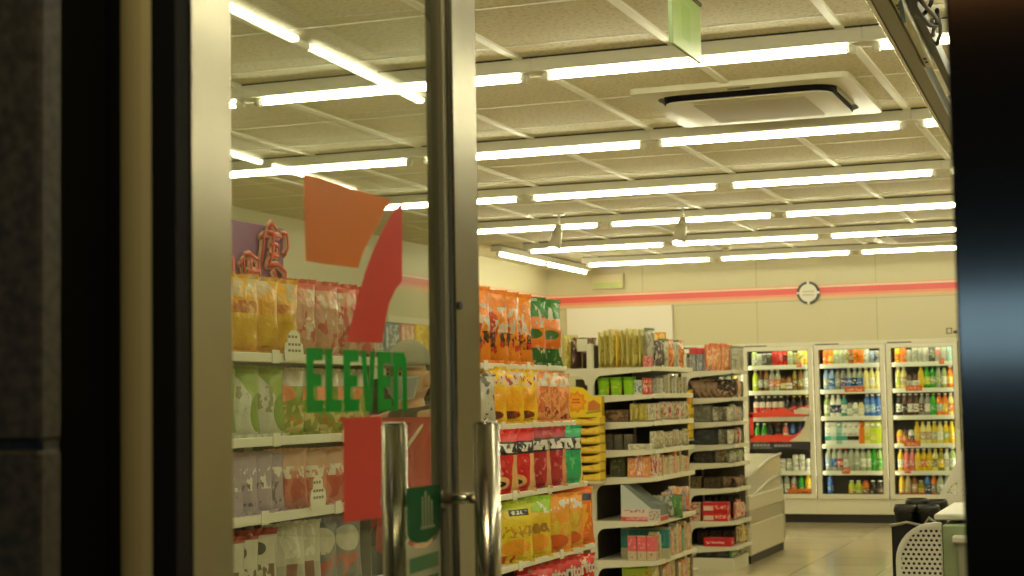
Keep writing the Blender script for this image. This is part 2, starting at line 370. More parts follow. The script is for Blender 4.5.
# ceiling air conditioners
def rrect(w, h, r, n=6):
    out = []
    for cx, cy, a0 in ((w / 2 - r, h / 2 - r, 0), (-w / 2 + r, h / 2 - r, PI / 2), (-w / 2 + r, -h / 2 + r, PI), (w / 2 - r, -h / 2 + r, 3 * PI / 2)):
        for i in range(n + 1): out.append((cx + r * math.cos(a0 + i * PI / 2 / n), cy + r * math.sin(a0 + i * PI / 2 / n)))
    return out
def ring_prism(bm, po, pi_, z0, z1):
    n = len(po)
    V = [[bm.verts.new((a, c, z)) for a, c in pts] for pts, z in ((po, z0), (po, z1), (pi_, z1), (pi_, z0))]
    for q in range(4):
        for i in range(n): bm.faces.new((V[q][i], V[q][(i + 1) % n], V[(q + 1) % 4][(i + 1) % n], V[(q + 1) % 4][i]))
    bmesh.ops.recalc_face_normals(bm, faces=bm.faces[:])
    return bm
def aircon(cx, cy, w, d, label):
    t = thing('ceiling_air_conditioner', label, 'air conditioner', (cx, cy, CEIL - .026))
    FR = mat('aircon_white', (214, 208, 182), .45)
    bm = bmesh.new(); ring_prism(bm, rrect(w, d, .03), rrect(w * .84, d * .78, .12), .0, .04)
    finish(bm, 'frame', FR, t)
    bm = bmesh.new(); prism(bm, rrect(w * .85, d * .79, .12), lambda a, c, z: (a, c, z), .03, .039)
    prism(bm, rrect(w * .79, d * .71, .10), lambda a, c, z: (a, c, z), -.020, .032); finish(bm, 'air_slot', mat('aircon_slot', (18, 16, 13), .8, spec=.1), t)
    bm = bmesh.new(); prism(bm, rrect(w * .775, d * .695, .09), lambda a, c, z: (a, c, z), -.026, -.0205)
    gp = finish(bm, 'intake_panel', FR, t)
    bm = bmesh.new(); prism(bm, rrect(w * .52, d * .52, .01), lambda a, c, z: (a, c, z), -.029, -.025)
    finish(bm, 'intake_grille', mat('aircon_grille', (178, 166, 134), .6), gp)
    for q in (-1, 1):
        bm = bmesh.new(); prism(bm, [(q * w * a, c * d) for a, c in ((.398, -.2), (.412, -.17), (.412, .17), (.398, .2))], lambda a, c, z: (a, c, z), -.004, .03)
        finish(bm, 'louvre_flap', FR, t)
    finish(B(-.05, .05, -d * .46, -d * .43, -.003, .001), 'maker_plate', mat('aircon_plate', (120, 112, 90), .5), t)
    return t
aircon(-1.63, 7.68, 1.0, 1.02, 'large square ceiling air conditioner with a black oval slot, near the door')
aircon(-1.72, 14.85, .95, .95, 'small far ceiling air conditioner above the coolers')
# spotlights
for i, (x, y) in enumerate(((-4.07, 11.78), (-3.10, 11.78))):
    t = thing('spotlight', ('white ceiling spotlight, left one of the pair', 'white ceiling spotlight, right one of the pair')[i], 'spotlight', (x, y, CEIL), 0, 'ceiling spotlights')
    finish(tube(bmesh.new(), (0, 0, -.012), (0, 0, 0), .045, 20), 'base', WHITE, t)
    finish(tube(bmesh.new(), (0, 0, -.09), (0, 0, -.012), .01, 12), 'stem', WHITE, t)
    d = Vector((-.10, -.35, -.92)).normalized(); p = Vector((0, 0, -.09))
    bm = bmesh.new(); tube(bm, p, p + d * .06, .024, 20, .038); tube(bm, p + d * .06, p + d * .20, .042, 20, .05)
    h = finish(bm, 'lamp_head', mat('spot_grey', (176, 168, 140), .45), t)
    finish(tube(bmesh.new(), p + d * .198, p + d * .205, .042, 20), 'bulb_face', BULB, h)
t = thing('smoke_detector', 'small round smoke detector on the ceiling behind the spotlights', 'detector', (-3.6, 15.2, CEIL))
finish(lathe([(.05, -.012), (.055, 0)], 20), 'base', WHITE, t); finish(lathe([(.02, -.038), (.036, -.03), (.04, -.012)], 20), 'cap', mat('detector_tan', (190, 168, 130), .5), t)

# hanging green exit panel
t = thing('hanging_sign', 'pale green translucent panel sign hanging from the ceiling near the door', 'sign', (-1.31, 5.08, 2.375))
GP = pmat('sign_green', (168, 196, 120), [('rect', .30, .62, .2, .8, (150, 188, 92))], .3)
finish(B(-.006, .006, -.19, .165, 0, .19, bev=.002), 'panel', GP, t)
finish(B(-.007, .007, -.195, -.19, 0, .19), 'edge_strip', mat('sign_edge', (120, 140, 92), .4), t)
finish(B(-.012, .012, -.19, .165, .19, .20), 'top_rail', STEELD, t)
finish(B(-.004, .004, -.15, .13, .2, CEIL - 2.375), 'hanger', mat('sign_hanger', (196, 204, 158), .4), t)

# overhead rail tray with cables near the right jamb
t = thing('cable_tray', 'grey metal cable tray slung overhead beside the dark door jamb', 'cable tray', (-.502, 3.434, 2.1))
AX, AY = Vector((-.0264, .99965, 0)), Vector((.99965, .0264, 0))
def tb(a0, a1, b0, b1, z0, z1, name, m, par=None, bev=.001):
    bm = B(a0, a1, b0, b1, z0, z1, bev=bev)
    for v in bm.verts: v.co = AY * v.co.x + AX * v.co.y + Vector((0, 0, v.co.z))
    return finish(bm, name, m, par or t)
GREY = mat('tray_grey', (128, 124, 108), .45)
tb(.0, .010, -.8, 2.9, 0, .006, 'edge_lip', CHROME); tb(.0, .006, -.8, 2.9, .006, .03, 'edge_lip', CHROME)
tb(.010, .013, -.8, 2.9, .004, .012, 'shadow_groove', BLACK)
tb(.013, .046, -.8, 2.9, 0, .05, 'side_channel', GREY)
tb(.067, .086, .0, 2.9, .03, .07, 'inner_rail', BLACK)
for y in (-.6, .55, 1.6, 2.7): tb(.046, .095, y - .015, y + .015, .06, .066, 'cross_bar', GREY)
for y in (-.5, 2.4):
    bm = bmesh.new(); tube(bm, AY * .05 + AX * y + Vector((0, 0, .06)), AY * .05 + AX * y + Vector((0, 0, CEIL - 2.1)), .005); finish(bm, 'hanger_rod', STEELD, t)
ps = thing('power_strip', 'white power strip lying in the overhead cable tray', 'power strip', (-.502, 3.434, 2.1))
def tb2(*a, **k): return tb(*a, **k)
pb = tb(.047, .066, .02, .82, .006, .04, 'body', mat('strip_white', (214, 208, 184), .45), ps, .003)
for y in (.10, .13, .70, .745): tb(.053, .061, y - .007, y + .007, .0045, .0065, 'socket', BLACK, ps, 0)
CB = [('blue', mat('cable_blue', (58, 96, 110), .5), [(.05, .30, .015), (.055, .22, -.0), (.062, .12, .0), (.066, 0, .03), (.07, -.1, .08)]),
      ('black looping', mat('cable_black', (14, 13, 12), .5), [(.082, -.2, .03), (.098, .0, .0), (.088, .12, -.012), (.10, .22, .01), (.122, .16, .025), (.115, .04, .012), (.096, .06, -.006), (.104, .26, -.004), (.118, .34, .01), (.126, .24, .02), (.112, .5, .03), (.088, .7, .04)]),
      ('grey thin', mat('cable_grey', (70, 66, 58), .5), [(.07, -.1, .07), (.09, .05, .03), (.112, .1, .0), (.12, .3, .012), (.10, .45, .02), (.086, .6, .04)])]
for nm, mm, pts in CB:
    P = [Vector((-.502, 3.434, 2.1)) + AY * a + AX * y + Vector((0, 0, z)) for a, y, z in pts]
    Q = []
    for i in range(len(P) - 1):
        p0, p1, p2, p3 = P[max(i - 1, 0)], P[i], P[i + 1], P[min(i + 2, len(P) - 1)]
        for s in range(6):
            u = s / 6; Q.append(.5 * ((2 * p1) + (p2 - p0) * u + (2 * p0 - 5 * p1 + 4 * p2 - p3) * u * u + (3 * p1 - p0 - 3 * p2 + p3) * u ** 3))
    Q.append(P[-1])
    o = finish(path(bmesh.new(), Q, .0048), 'cable', mm); tag(o, f'{nm} cable running over the power strip in the overhead tray', 'cable', 'cables in the overhead tray')
    if nm == 'blue': finish(B(*(sum(([P[0][i] - .006, P[0][i] + .006] for i in range(2)), [])), P[0].z - .004, P[0].z + .012, bev=.002), 'plug', mm, o)

# ------------------------------------------------------------------ wall clock and small signs
t = thing('wall_clock', 'round white wall clock with a dark rim on the red stripe', 'clock', (-3.12, YB - .006, 2.326))
def disc(r0, y0, y1, n=40):
    return tube(bmesh.new(), (0, y1, 0), (0, y0, 0), r0, n)
finish(disc(.098, -.02, 0), 'clock_face', mat('clock_white', (226, 222, 206), .4), t)
bm = bmesh.new(); n = 48
for q in range(4):
    prev = None
    for i in range(11):
        a = PI / 4 - .70 + q * PI / 2 + i * .14
        ring = [bm.verts.new((r * math.cos(a), y, r * math.sin(a))) for r, y in ((.092, -.024), (.116, -.024), (.116, 0), (.092, 0))]
        if prev:
            for k in range(4): bm.faces.new((prev[k], prev[(k + 1) % 4], ring[(k + 1) % 4], ring[k]))
        else: bm.faces.new(ring)
        prev = ring
    bm.faces.new(list(reversed(prev)))
bmesh.ops.recalc_face_normals(bm, faces=bm.faces[:])
finish(bm, 'rim', mat('clock_rim', (58, 58, 46), .4), t)
for q in range(4):
    a = q * PI / 2; bm = B(-.012, .012, -.026, 0, .094, .116, bev=.002); bm.transform(Matrix.Rotation(a, 4, 'Y')); finish(bm, 'hour_mark', WHITE, t)
for z in (-.03, .006): finish(B(-.06, .06, -.0215, -.0195, z, z + .016), 'dial_band', mat('dial_grey', (196, 188, 172), .5), t)
t = thing('exit_sign', 'faint pale green exit box high on the back wall by the corner', 'sign', (-5.25, YB - .004, 2.45))
finish(B(-.17, .17, -.05, 0, 0, .16, bev=.004), 'housing', mat('exit_house', (216, 206, 168), .5), t); finish(B(-.155, .155, -.052, -.05, .01, .07), 'sign_face', mat('exit_green', (190, 204, 128), .5), t)
t = thing('wall_label', 'small black framed label on the wall above the right cooler', 'label', (-1.712, YB - .002, 1.895))
finish(B(-.055, .055, -.006, 0, -.03, .03), 'plate', mat('label_white', (205, 194, 158), .5), t)
bm = bmesh.new()
for a in ((-.055, .0, -.03, -.022), (-.055, .0, .022, .03), (-.055, -.046, -.03, .03), (-.008, 0, -.03, .03), (.012, .055, -.026, .0)): box(bm, a[0], a[1], -.008, -.006, a[2], a[3])
finish(bm, 'printed_mark', BLACK, t)

# ------------------------------------------------------------------ packaging meshes (shared)
MC = {}
def get(key, fn):
    if key not in MC:
        bm = fn(); me = bpy.data.meshes.new(key if isinstance(key, str) else key[0]); bm.to_mesh(me); bm.free()
        me.materials.append(WHITE); MC[key] = me
    return MC[key]
def put(name, key, fn, m, loc=(0, 0, 0), rz=0., rx=0., ry=0., parent=None):
    me = get(key, fn); o = bpy.data.objects.new(name, me); COL.objects.link(o)
    if parent is not None: o.parent = parent
    o.location = loc; o.rotation_euler = (rx, ry, rz)
    setmat(o, m); return o
def bag_half(u, v, d): return d / 2 * max(0, math.sin(PI * u)) ** .55 * max(0, math.sin(PI * v)) ** .42
def bag_bm(w, h, d, seed=0, wr=.009):
    bm = bmesh.new(); uvl = bm.loops.layers.uv.verify(); nu, nv = 14, 18
    off = Vector((seed * 3.7, seed * 1.9, 0)); front, back = [], []
    for j in range(nv + 1):
        v = j / nv; fr, bk = [], []
        for i in range(nu + 1):
            u = i / nu; x = (u - .5) * w * (1 - .06 * math.sin(PI * v)); z = h * (.055 + .89 * v)
            t = bag_half(u, v, d); k = min(1, t / (d * .2 + 1e-6))
            wn = noise.noise(Vector((x * 22, z * 16, 0)) + off) * wr * k + noise.noise(Vector((x * 60, z * 18, 3)) + off) * wr * .6 * (1.2 - abs(2 * v - 1)) * k
            p = bm.verts.new((x, -t - wn, z)); fr.append(p)
            bk.append(p if i in (0, nu) else bm.verts.new((x, t + .0005, z)))
        front.append(fr); back.append(bk)
    for G, flip in ((front, False), (back, True)):
        for j in range(nv):
            for i in range(nu):
                q = [(i, j), (i + 1, j), (i + 1, j + 1), (i, j + 1)]
                if flip: q.reverse()
                try: f = bm.faces.new([G[b][a] for a, b in q])
                except ValueError: continue
                f.smooth = True
                for l, (a, b) in zip(f.loops, q): l[uvl].uv = (a / nu, .055 + .89 * b / nv)
    return bm
def seal_bm(w, h, top):
    bm = bmesh.new(); uvl = bm.loops.layers.uv.verify(); n = 16; z0, z1 = (h * .94, h) if top else (0, h * .06)
    A, C = [], []
    for i in range(n + 1):
        x = (i / n - .5) * w; y = .004 * math.sin(i * 1.9) ; zz = .0025 * (i % 2)
        A.append((x, y * (.2 if top else 1), z0 + (0 if top else zz))); C.append((x, y * (1 if top else .2), z1 - (zz if top else 0)))
    prev = None
    for i in range(n + 1):
        ring = [bm.verts.new((A[i][0], A[i][1] - .0015, A[i][2])), bm.verts.new((C[i][0], C[i][1] - .0015, C[i][2])), bm.verts.new((C[i][0], C[i][1] + .0015, C[i][2])), bm.verts.new((A[i][0], A[i][1] + .0015, A[i][2]))]
        if prev:
            for k in range(4):
                f = bm.faces.new((prev[k], ring[k], ring[(k + 1) % 4], prev[(k + 1) % 4]))
                for l in f.loops: l[uvl].uv = (l.vert.co.x / w + .5, l.vert.co.z / h)
        else: bm.faces.new(ring)
        prev = ring
    bm.faces.new(list(reversed(prev))); bmesh.ops.recalc_face_normals(bm, faces=bm.faces[:])
    return bm
def bag(name, label, cat, w, h, d, m, loc, rz, group=None, seed=None, lean=0., seals=True):
    seed = random.randrange(5) if seed is None else seed
    o = put(name, ('bag', w, h, d, seed), lambda: bag_bm(w, h, d, seed), m, loc, rz, rx=lean)
    if seals:
        put('seal', ('seal', w, h, 1), lambda: seal_bm(w, h, True), m, parent=o); put('seal', ('seal', w, h, 0), lambda: seal_bm(w, h, False), m, parent=o)
    return tag(o, label, cat, group)
def carton_bm(w, d, h):
    return B(-w / 2, w / 2, -d / 2, d / 2, 0, h, bev=min(w, d, h) * .05)
def carton(name, label, cat, w, d, h, m, loc, rz=0., group=None, flap=True, fm=None):
    o = put(name, ('carton', w, d, h), lambda: carton_bm(w, d, h), m, loc, rz)
    if flap: put('lid_flap', ('flap', w, d, h), lambda: B(-w * .49, w * .49, -d * .49, d * .49, h, h + .0025, bev=.001), fm or m, parent=o)
    return tag(o, label, cat, group)
def text_mesh(s, size, bold=0.):
    cu = bpy.data.curves.new('t', 'FONT'); cu.body = s; cu.size = size; cu.extrude = .0006; cu.offset = bold; cu.align_x = 'CENTER'; cu.resolution_u = 3
    ob = bpy.data.objects.new('t', cu); COL.objects.link(ob); bpy.context.view_layer.update()
    me = bpy.data.meshes.new_from_object(ob.evaluated_get(bpy.context.evaluated_depsgraph_get()))
    bpy.data.objects.remove(ob); bpy.data.curves.remove(cu)
    return me
def lettering(s, size, m, parent, fn, bold=0.):
    """fn maps flat (x, y, extrude) text coordinates to local 3-D"""
    me = text_mesh(s, size, bold)
    for v in me.vertices: v.co = fn(v.co.x, v.co.y, v.co.z)
    me.materials.clear(); me.materials.append(m)
    o = bpy.data.objects.new('lettering', me); COL.objects.link(o); o.parent = parent
    return o

# ------------------------------------------------------------------ drink coolers
COOLW = mat('cooler_white', (230, 226, 204), .35); COOLIN = mat('cooler_inside', (92, 88, 76), .6); PLINTH = mat('plinth_dark', (34, 30, 24), .5)
edges = [-5.29, -4.555, -3.82, -3.085, -2.365, -1.655]
CN = ['cooler partly behind the shelving', 'cooler hidden behind the shelves', 'cooler with the red sticker', 'cooler under the clock', 'cooler beside the dark jamb']
SZ = [1.585, 1.325, 1.055, .775, .505, .262]
SN = ['top', 'second', 'third', 'fourth', 'fifth', 'bottom']
def cooler(x0, x1, label):
    w = x1 - x0; t = thing('drink_cooler', label, 'cooler', (x0, 16.76, 0), 0, 'glass door drink coolers')
    bm = bmesh.new(); box(bm, 0, w, .52, .54, .1, 1.82); box(bm, 0, .012, .05, .52, .1, 1.82); box(bm, w - .012, w, .05, .52, .1, 1.82); box(bm, .012, w - .012, .05, .52, 1.79, 1.82); box(bm, .012, w - .012, .05, .52, .1, .255)
    finish(bm, 'cabinet', COOLIN, t)
    finish(B(0, w, 0, .05, .085, .238, bev=.004), 'base_panel', CREAM, t); finish(B(0, w, .03, .07, 0, .085), 'plinth', PLINTH, t)
    finish(B(0, w, .0, .05, 1.788, 1.824, bev=.003), 'head_panel', CREAM, t)
    finish(B(.02, .26, -.006, .0, 1.79, 1.800), 'hinge_slot', BLACK, t)
    d = finish(ring_prism(bmesh.new(), [(.008, .242), (w - .008, .242), (w - .008, 1.784), (.008, 1.784)], [(.054, .288), (w - .054, .288), (w - .054, 1.742), (.054, 1.742)], -.02, .018), 'door', COOLW, t)
    d.data.transform(Matrix.Rotation(PI / 2, 4, 'X')); d.data.update()
    for v in d.data.vertices: v.co.y = v.co.y
    finish(ring_prism(bmesh.new(), [(.052, .286), (w - .052, .286), (w - .052, 1.744), (.052, 1.744)], [(.060, .294), (w - .060, .294), (w - .060, 1.736), (.060, 1.736)], -.012, .012), 'gasket', STEELD, d).data.transform(Matrix.Rotation(PI / 2, 4, 'X'))
    finish(B(.064, w - .064, -.003, .003, .294, 1.736), 'pane', CLEARG, d)
    bm = bmesh.new(); path(bm, [(w - .03, -.015, .93), (w - .03, -.045, .95), (w - .03, -.045, 1.13), (w - .03, -.015, 1.15)], .007); finish(bm, 'handle', COOLW, d)
    for z in (.4, 1.6): finish(B(-.002, .010, -.012, .02, z - .03, z + .03), 'hinge', STEELD, d)
    for z in SZ[:-1]:
        s = finish(B(.014, w - .014, .09, .5, z - .012, z), 'shelf', COOLW, t)
        finish(B(.016, w - .016, .075, .09, z - .032, z + .012, bev=.002), 'price_rail', mat('cooler_rail', (244, 242, 226), .3), s)
    for x in (.018, w - .030): finish(B(x, x + .012, .055, .068, .3, 1.75), 'light_strip', COOL, t)
    finish(B(.05, w - .05, .06, .09, 1.768, 1.782), 'light_strip', COOL, t)
    return t
for i in range(5):
    cooler(edges[i], edges[i + 1], ['white glass door drink cooler mostly hidden behind shelving', 'white glass door drink cooler half hidden behind the gondola shelves', 'white glass door drink cooler with a red sticker on its glass', 'white glass door drink cooler full of bottles, below the clock', 'white glass door drink cooler at the right end, beside the dark jamb'][i])

C = dict(white=(240, 238, 226), clear=(176, 180, 160), dclear=(92, 90, 76), red=(190, 46, 40), pgreen=(170, 190, 120), green=(52, 168, 40), lime=(196, 212, 60), yellow=(232, 196, 40), pyellow=(234, 222, 140), orange=(232, 126, 34), amber=(150, 96, 36),
         brown=(96, 62, 34), dark=(40, 28, 22), blue=(66, 116, 190), pblue=(150, 180, 214), navy=(38, 52, 96), purple=(120, 90, 140), teal=(70, 160, 150), pink=(226, 128, 124), grey=(150, 148, 136), silver=(190, 188, 176), beige=(196, 168, 124), olive=(150, 140, 50), pteal=(160, 206, 190), black=(26, 24, 22))
def dmat(body, label, kind):
    key = f'drink_{body}_{label}_{kind}'
    if kind == 'can': sh = [('band', .0, .05, (200, 200, 190)), ('band', .95, 1.1, (206, 204, 194)), ('scrib', 0, 1, .3, .75, C[label], 9, .5)]
    elif kind == 'carton': sh = [('band', .3, .58, C[label]), ('scrib', .15, .85, .62, .78, C[label], 8, .5)]
    else: sh = [('band', .22, .60, C[label]), ('scrib', 0, 1, .28, .52, C['white'] if label != 'white' else C[body], 10, .56)]
    return pmat(key, C[body], sh, .18, .6)
PROF = {
    'pet': [(.024, 0), (.0285, .006), (.0285, .055), (.0270, .062), (.0285, .07), (.0285, .125), (.027, .138), (.019, .162), (.0125, .176), (.0125, .186)],
    'slim': [(.022, 0), (.026, .006), (.026, .12), (.022, .15), (.0125, .176), (.0125, .186)],
    'squat': [(.027, 0), (.031, .006), (.031, .09), (.027, .105), (.018, .122), (.016, .13)],
    'tall': [(.026, 0), (.031, .006), (.031, .14), (.027, .16), (.014, .19), (.013, .198)],
    'can': [(.024, 0), (.028, .008), (.028, .105), (.024, .116), (.024, .118)],
    'tallcan': [(.024, 0), (.028, .008), (.028, .14), (.024, .152), (.024, .154)],
    'jar': [(.024, 0), (.027, .006), (.027, .115), (.023, .13), (.021, .14)]}
CAPH = {'pet': (.0145, .186, .016), 'slim': (.0145, .186, .016), 'squat': (.018, .13, .014), 'tall': (.0155, .198, .016), 'jar': (.024, .14, .014)}
def gable_bm():
    bm = B(-.0245, .0245, -.028, .028, 0, .14)
    prism(bm, [(-.028, .14), (.028, .14), (.028, .146), (.006, .19), (.006, .205), (-.006, .205), (-.006, .19), (-.028, .146)], lambda a, b, d: (d, a, b), -.0245, .0245)
    return bm
NB = {'can': 'drink can', 'tallcan': 'drink can', 'carton': 'drink carton', 'jar': 'wide capped bottle', 'squat': 'short bottle', 'pet': 'bottle', 'slim': 'slim bottle', 'tall': 'tall bottle'}
SYN = {'pgreen': 'pale green', 'pyellow': 'pale yellow', 'dclear': 'smoky clear', 'pblue': 'pale blue', 'pteal': 'pale teal', 'dark': 'dark brown'}
def drink(shape, body, label, cap, x, y, z, where, rz=None, k=1.13):
    nm = {'can': 'drink_can', 'tallcan': 'drink_can', 'carton': 'drink_carton'}.get(shape, 'drink_bottle')
    if shape == 'carton': o = put(nm, 'gable_carton', gable_bm, dmat(body, label, 'carton'), (x, y, z))
    else: o = put(nm, ('drink', shape), lambda: lathe(PROF[shape], 14), dmat(body, label, 'can' if 'can' in shape else 'bottle'), (x, y, z), random.random() * 6)
    if shape in CAPH:
        r, h, hh = CAPH[shape]
        put('cap', ('cap', shape), lambda: lathe([(r, 0), (r, hh * .85), (r * .85, hh)], 12, c=(0, 0, h)), mat('cap_' + cap, C[cap], .4), parent=o)
    elif shape == 'carton': put('cap', 'carton_cap', lambda: tube(bmesh.new(), (0, -.014, .164), (0, -.04, .182), .014, 12), mat('cap_' + cap, C[cap], .4), parent=o)
    else: put('pull_tab', ('tab', shape), lambda: B(-.004, .004, -.01, .01, PROF[shape][-1][1], PROF[shape][-1][1] + .002), mat('can_tab', (200, 198, 188), .3, metal=1.), parent=o)
    if k != 1: o.scale = (k, k, k)
    nm2 = NB[shape]; w = SYN.get(body, body); l = SYN.get(label, label)
    return tag(o, f"{w} {nm2}, {where}", 'carton' if shape == 'carton' else 'can' if 'can' in shape else 'bottle', 'drinks on the cooler shelves')
# per cooler, per shelf: shape body label cap
S = {2: ["jar pgreen clear white;can clear grey grey;can dclear grey grey;can dclear dark grey;tallcan red red red;tallcan red pink red;tallcan red dark red;jar pgreen clear white;can olive clear grey;tallcan pyellow olive grey;tallcan yellow pyellow grey",
         "pet lime lime white;slim brown clear amber;slim amber clear amber;pet clear pink white;pet clear orange white;squat amber pyellow brown;squat amber white brown;slim olive amber dark;slim amber olive dark;tall clear white white",
         "pet dark white white*;pet dark white white*;pet dark white white*;pet dark white white*;pet dark white white*;slim dark dark brown;pet dark red yellow;pet dark red yellow;pet dark red yellow",
         "pet green green white;pet green pgreen white;slim dark dark black;pet dark red red;pet pink white white;pet blue navy navy;pet navy blue navy;slim dark olive dark",
         "can dclear clear grey;can clear silver grey;can silver clear grey;can silver clear grey;can white silver grey;can silver white grey;tallcan white silver grey;tallcan white clear grey;can white silver grey",
         "slim clear white white;slim clear white red;slim clear white white;pet clear white white;slim clear white red;pet clear pink red;pet green green green;tall yellow yellow yellow"],
     3: ["jar orange orange orange;jar orange yellow dark;jar pgreen clear white;tallcan clear pgreen grey;tallcan clear olive grey;tallcan amber clear grey;tallcan orange amber grey;tallcan orange orange grey;tallcan clear white grey;can pblue grey grey;can grey navy grey",
         "pet pblue clear blue;pet pblue blue blue;pet grey clear purple;pet grey purple purple;pet clear blue white;pet clear navy white;pet clear blue white;pet pyellow pyellow white;pet pyellow white white;pet pyellow pyellow white",
         "pet pgreen white white;pet white navy white;pet white navy white;pet teal white orange;squat clear white dark;squat white clear dark;squat pyellow white dark;pet blue pblue white;pet blue pblue white;pet blue blue white",
         "carton white teal white;carton white pteal white;carton pteal teal white;carton white teal white;carton white dark white;carton white dark white;carton orange orange orange;carton pyellow lime white;carton lime pyellow white;carton lime lime white",
         "tall clear pblue white;tall clear blue white;tall clear red pink;pet clear white red;tall clear clear silver;tall clear clear white;tall clear white white;tall pgreen white blue;tall green green green;tall pgreen green green",
         "slim blue blue white;;;squat lime yellow white;squat lime lime white;squat orange amber red;squat dark dark white;squat dark brown white"],
     4: ["jar yellow orange white;jar orange orange white;can clear silver grey;tallcan clear grey grey;tallcan clear silver grey;tallcan silver clear grey;tallcan dclear clear grey;tallcan clear pink grey;tallcan clear silver grey;tallcan pteal clear grey",
         "pet pyellow lime white;pet pyellow beige white;squat brown clear dark;squat brown white dark;pet yellow yellow yellow;pet green lime green;pet green pgreen green;slim clear pgreen teal;slim pgreen white dark;pet orange yellow white",
         "pet dark white white;pet brown dark white;pet brown white white;pet brown white white;pet grey brown white;pet grey white white;pet green green lime;pet orange clear white;pet orange yellow white;pet pyellow orange white",
         "squat yellow orange dark;squat brown orange dark;squat white brown dark;pet yellow yellow yellow;pet pyellow beige yellow;pet pyellow beige white;pet yellow clear white;pet pyellow white pgreen;pet yellow pgreen white;pet yellow yellow yellow",
         "pet yellow white white;pet pink pink white;pet pink pink white;pet yellow yellow white;pet yellow orange white;pet yellow yellow white;pet pyellow olive pyellow;pet olive yellow yellow;pet white silver white;tall pgreen white white",
         "pet yellow yellow orange;pet beige beige beige;pet amber beige beige;squat olive yellow white;slim blue navy blue;pet orange grey white;pet clear white white;pet clear pblue white;squat yellow white white"],
     1: ["can yellow yellow grey;can orange yellow grey;tallcan yellow pyellow grey", "pet clear white white;pet clear pyellow white;pet pyellow white white", "pet dark red red;pet red dark red;pet dark dark red", "pet clear green white;pet red pink red;pet clear pgreen white", "", ""]}
for ci, shelves in S.items():
    for si, row in enumerate(shelves):
        its = [q for q in row.split(';')] if row else []
        n = len(its); x0, x1 = edges[ci] + .075, edges[ci + 1] - .075
        if ci == 1: x0 = x1 - .21
        if ci == 2 and si in (4, 5): pass
        for j, q in enumerate(its):
            if not q: continue
            f = q.split(); x = x0 + (j + .5) * (x1 - x0) / n
            zz = SZ[si] + (.012 if si < 5 else -.006)
            o = drink(f[0], f[1], f[2], f[3].strip('*'), x, 16.895 + random.uniform(-.006, .006), SZ[si] if si < 5 else .256, f"{ORD[j]} on the {SN[si]} shelf, {CN[ci]}")
            if f[3].endswith('*'):
                setmat(o, pmat('cola_white_red', (60, 34, 26), [('band', .25, .52, (206, 60, 48)), ('band', .52, .8, (228, 214, 196)), ('scrib', 0, 1, .2, .44, (240, 230, 210), 9, .55)], .25))
# red sticker on the third cooler's glass
t = thing('promotion_sticker', 'red promotion sticker with a rounded window on the cooler glass', 'sticker', (-3.755, 16.7355, .74))
RP = mat('promo_red', (224, 66, 42), .45)
bm = bmesh.new(); tri = lambda a, b, d: (a, d, b)
prism(bm, [(0, .075), (.50, .075), (.56, .145), (.0, .145)], tri, 0, .0015); prism(bm, [(0, .11), (.04, .11), (.04, .36), (0, .36)], tri, 0, .0015)
prism(bm, [(0, .325), (.60, .335), (.60, .372), (.46, .38), (.36, .42), (.24, .40), (.14, .385), (0, .375)], tri, 0, .0015)
prism(bm, [(.04, .145), (.46, .145), (.52, .18), (.55, .22), (.55, .145)], tri, 0, .0015)
finish(bm, 'red_field', RP, t)
bm = bmesh.new(); prism(bm, [(.40, .08), (.62, .075), (.62, .33), (.585, .33), (.57, .25), (.53, .17), (.47, .12)], tri, -.001, .001); 
finish(bm, 'white_swoosh', mat('promo_white', (206, 200, 172), .45), t)
bm = bmesh.new(); prism(bm, [(0, .002), (.62, .002), (.62, .07), (0, .07)], tri, 0, .0015); sb = finish(bm, 'dark_strip', mat('promo_dark', (44, 42, 52), .4), t)
bm = bmesh.new()
for k in range(5): 
    box(bm, .03 + k * .036, .06 + k * .036, -.002, 0, .03, .055)
for k in range(5): box(bm, .25 + k * .036, .28 + k * .036, -.002, 0, .025, .05)
box(bm, .03, .22, -.002, 0, .012, .018)
finish(bm, 'printed_text', mat('promo_text', (150, 146, 150), .5), sb)
bm = bmesh.new(); prism(bm, [(.46, .36), (.50, .41), (.56, .425), (.61, .40), (.61, .35)], tri, -.001, .001); finish(bm, 'white_cloud', mat('promo_white', (206, 200, 172), .45), t)
t = tag(finish(B(-3.40, -3.115, 16.83, 16.85, .25, .335, bev=.003), 'shelf_tray', pmat('tray_orange', (230, 128, 34), [('scrib', .35, .75, .3, .7, (176, 76, 20), 6, .5)], .5)), 'orange printed tray front on the bottom shelf of the cooler with the red sticker', 'tray')
# orange price tickets on the rails
TK = pmat('ticket_orange', (228, 92, 40), [('scrib', .1, .9, .2, .8, (246, 226, 180), 7, .55)], .5)
for ci, si, u, w_ in ((2, 0, .86, .05), (3, 1, .55, .2), (4, 0, .8, .05), (4, 1, .32, .16), (4, 3, .26, .16), (4, 4, .17, .06), (4, 5, .25, .24), (3, 4, .36, .08)):
    xa = edges[ci] + .075 + u * .58
    z = SZ[si]
    tag(finish(B(xa - w_ / 2, xa + w_ / 2, 16.829, 16.834, z - .015, z + .038, bev=.001), 'price_ticket', TK), f'orange price ticket on the {SN[si]} shelf rail of the {CN[ci]}', 'price ticket', 'orange price tickets')

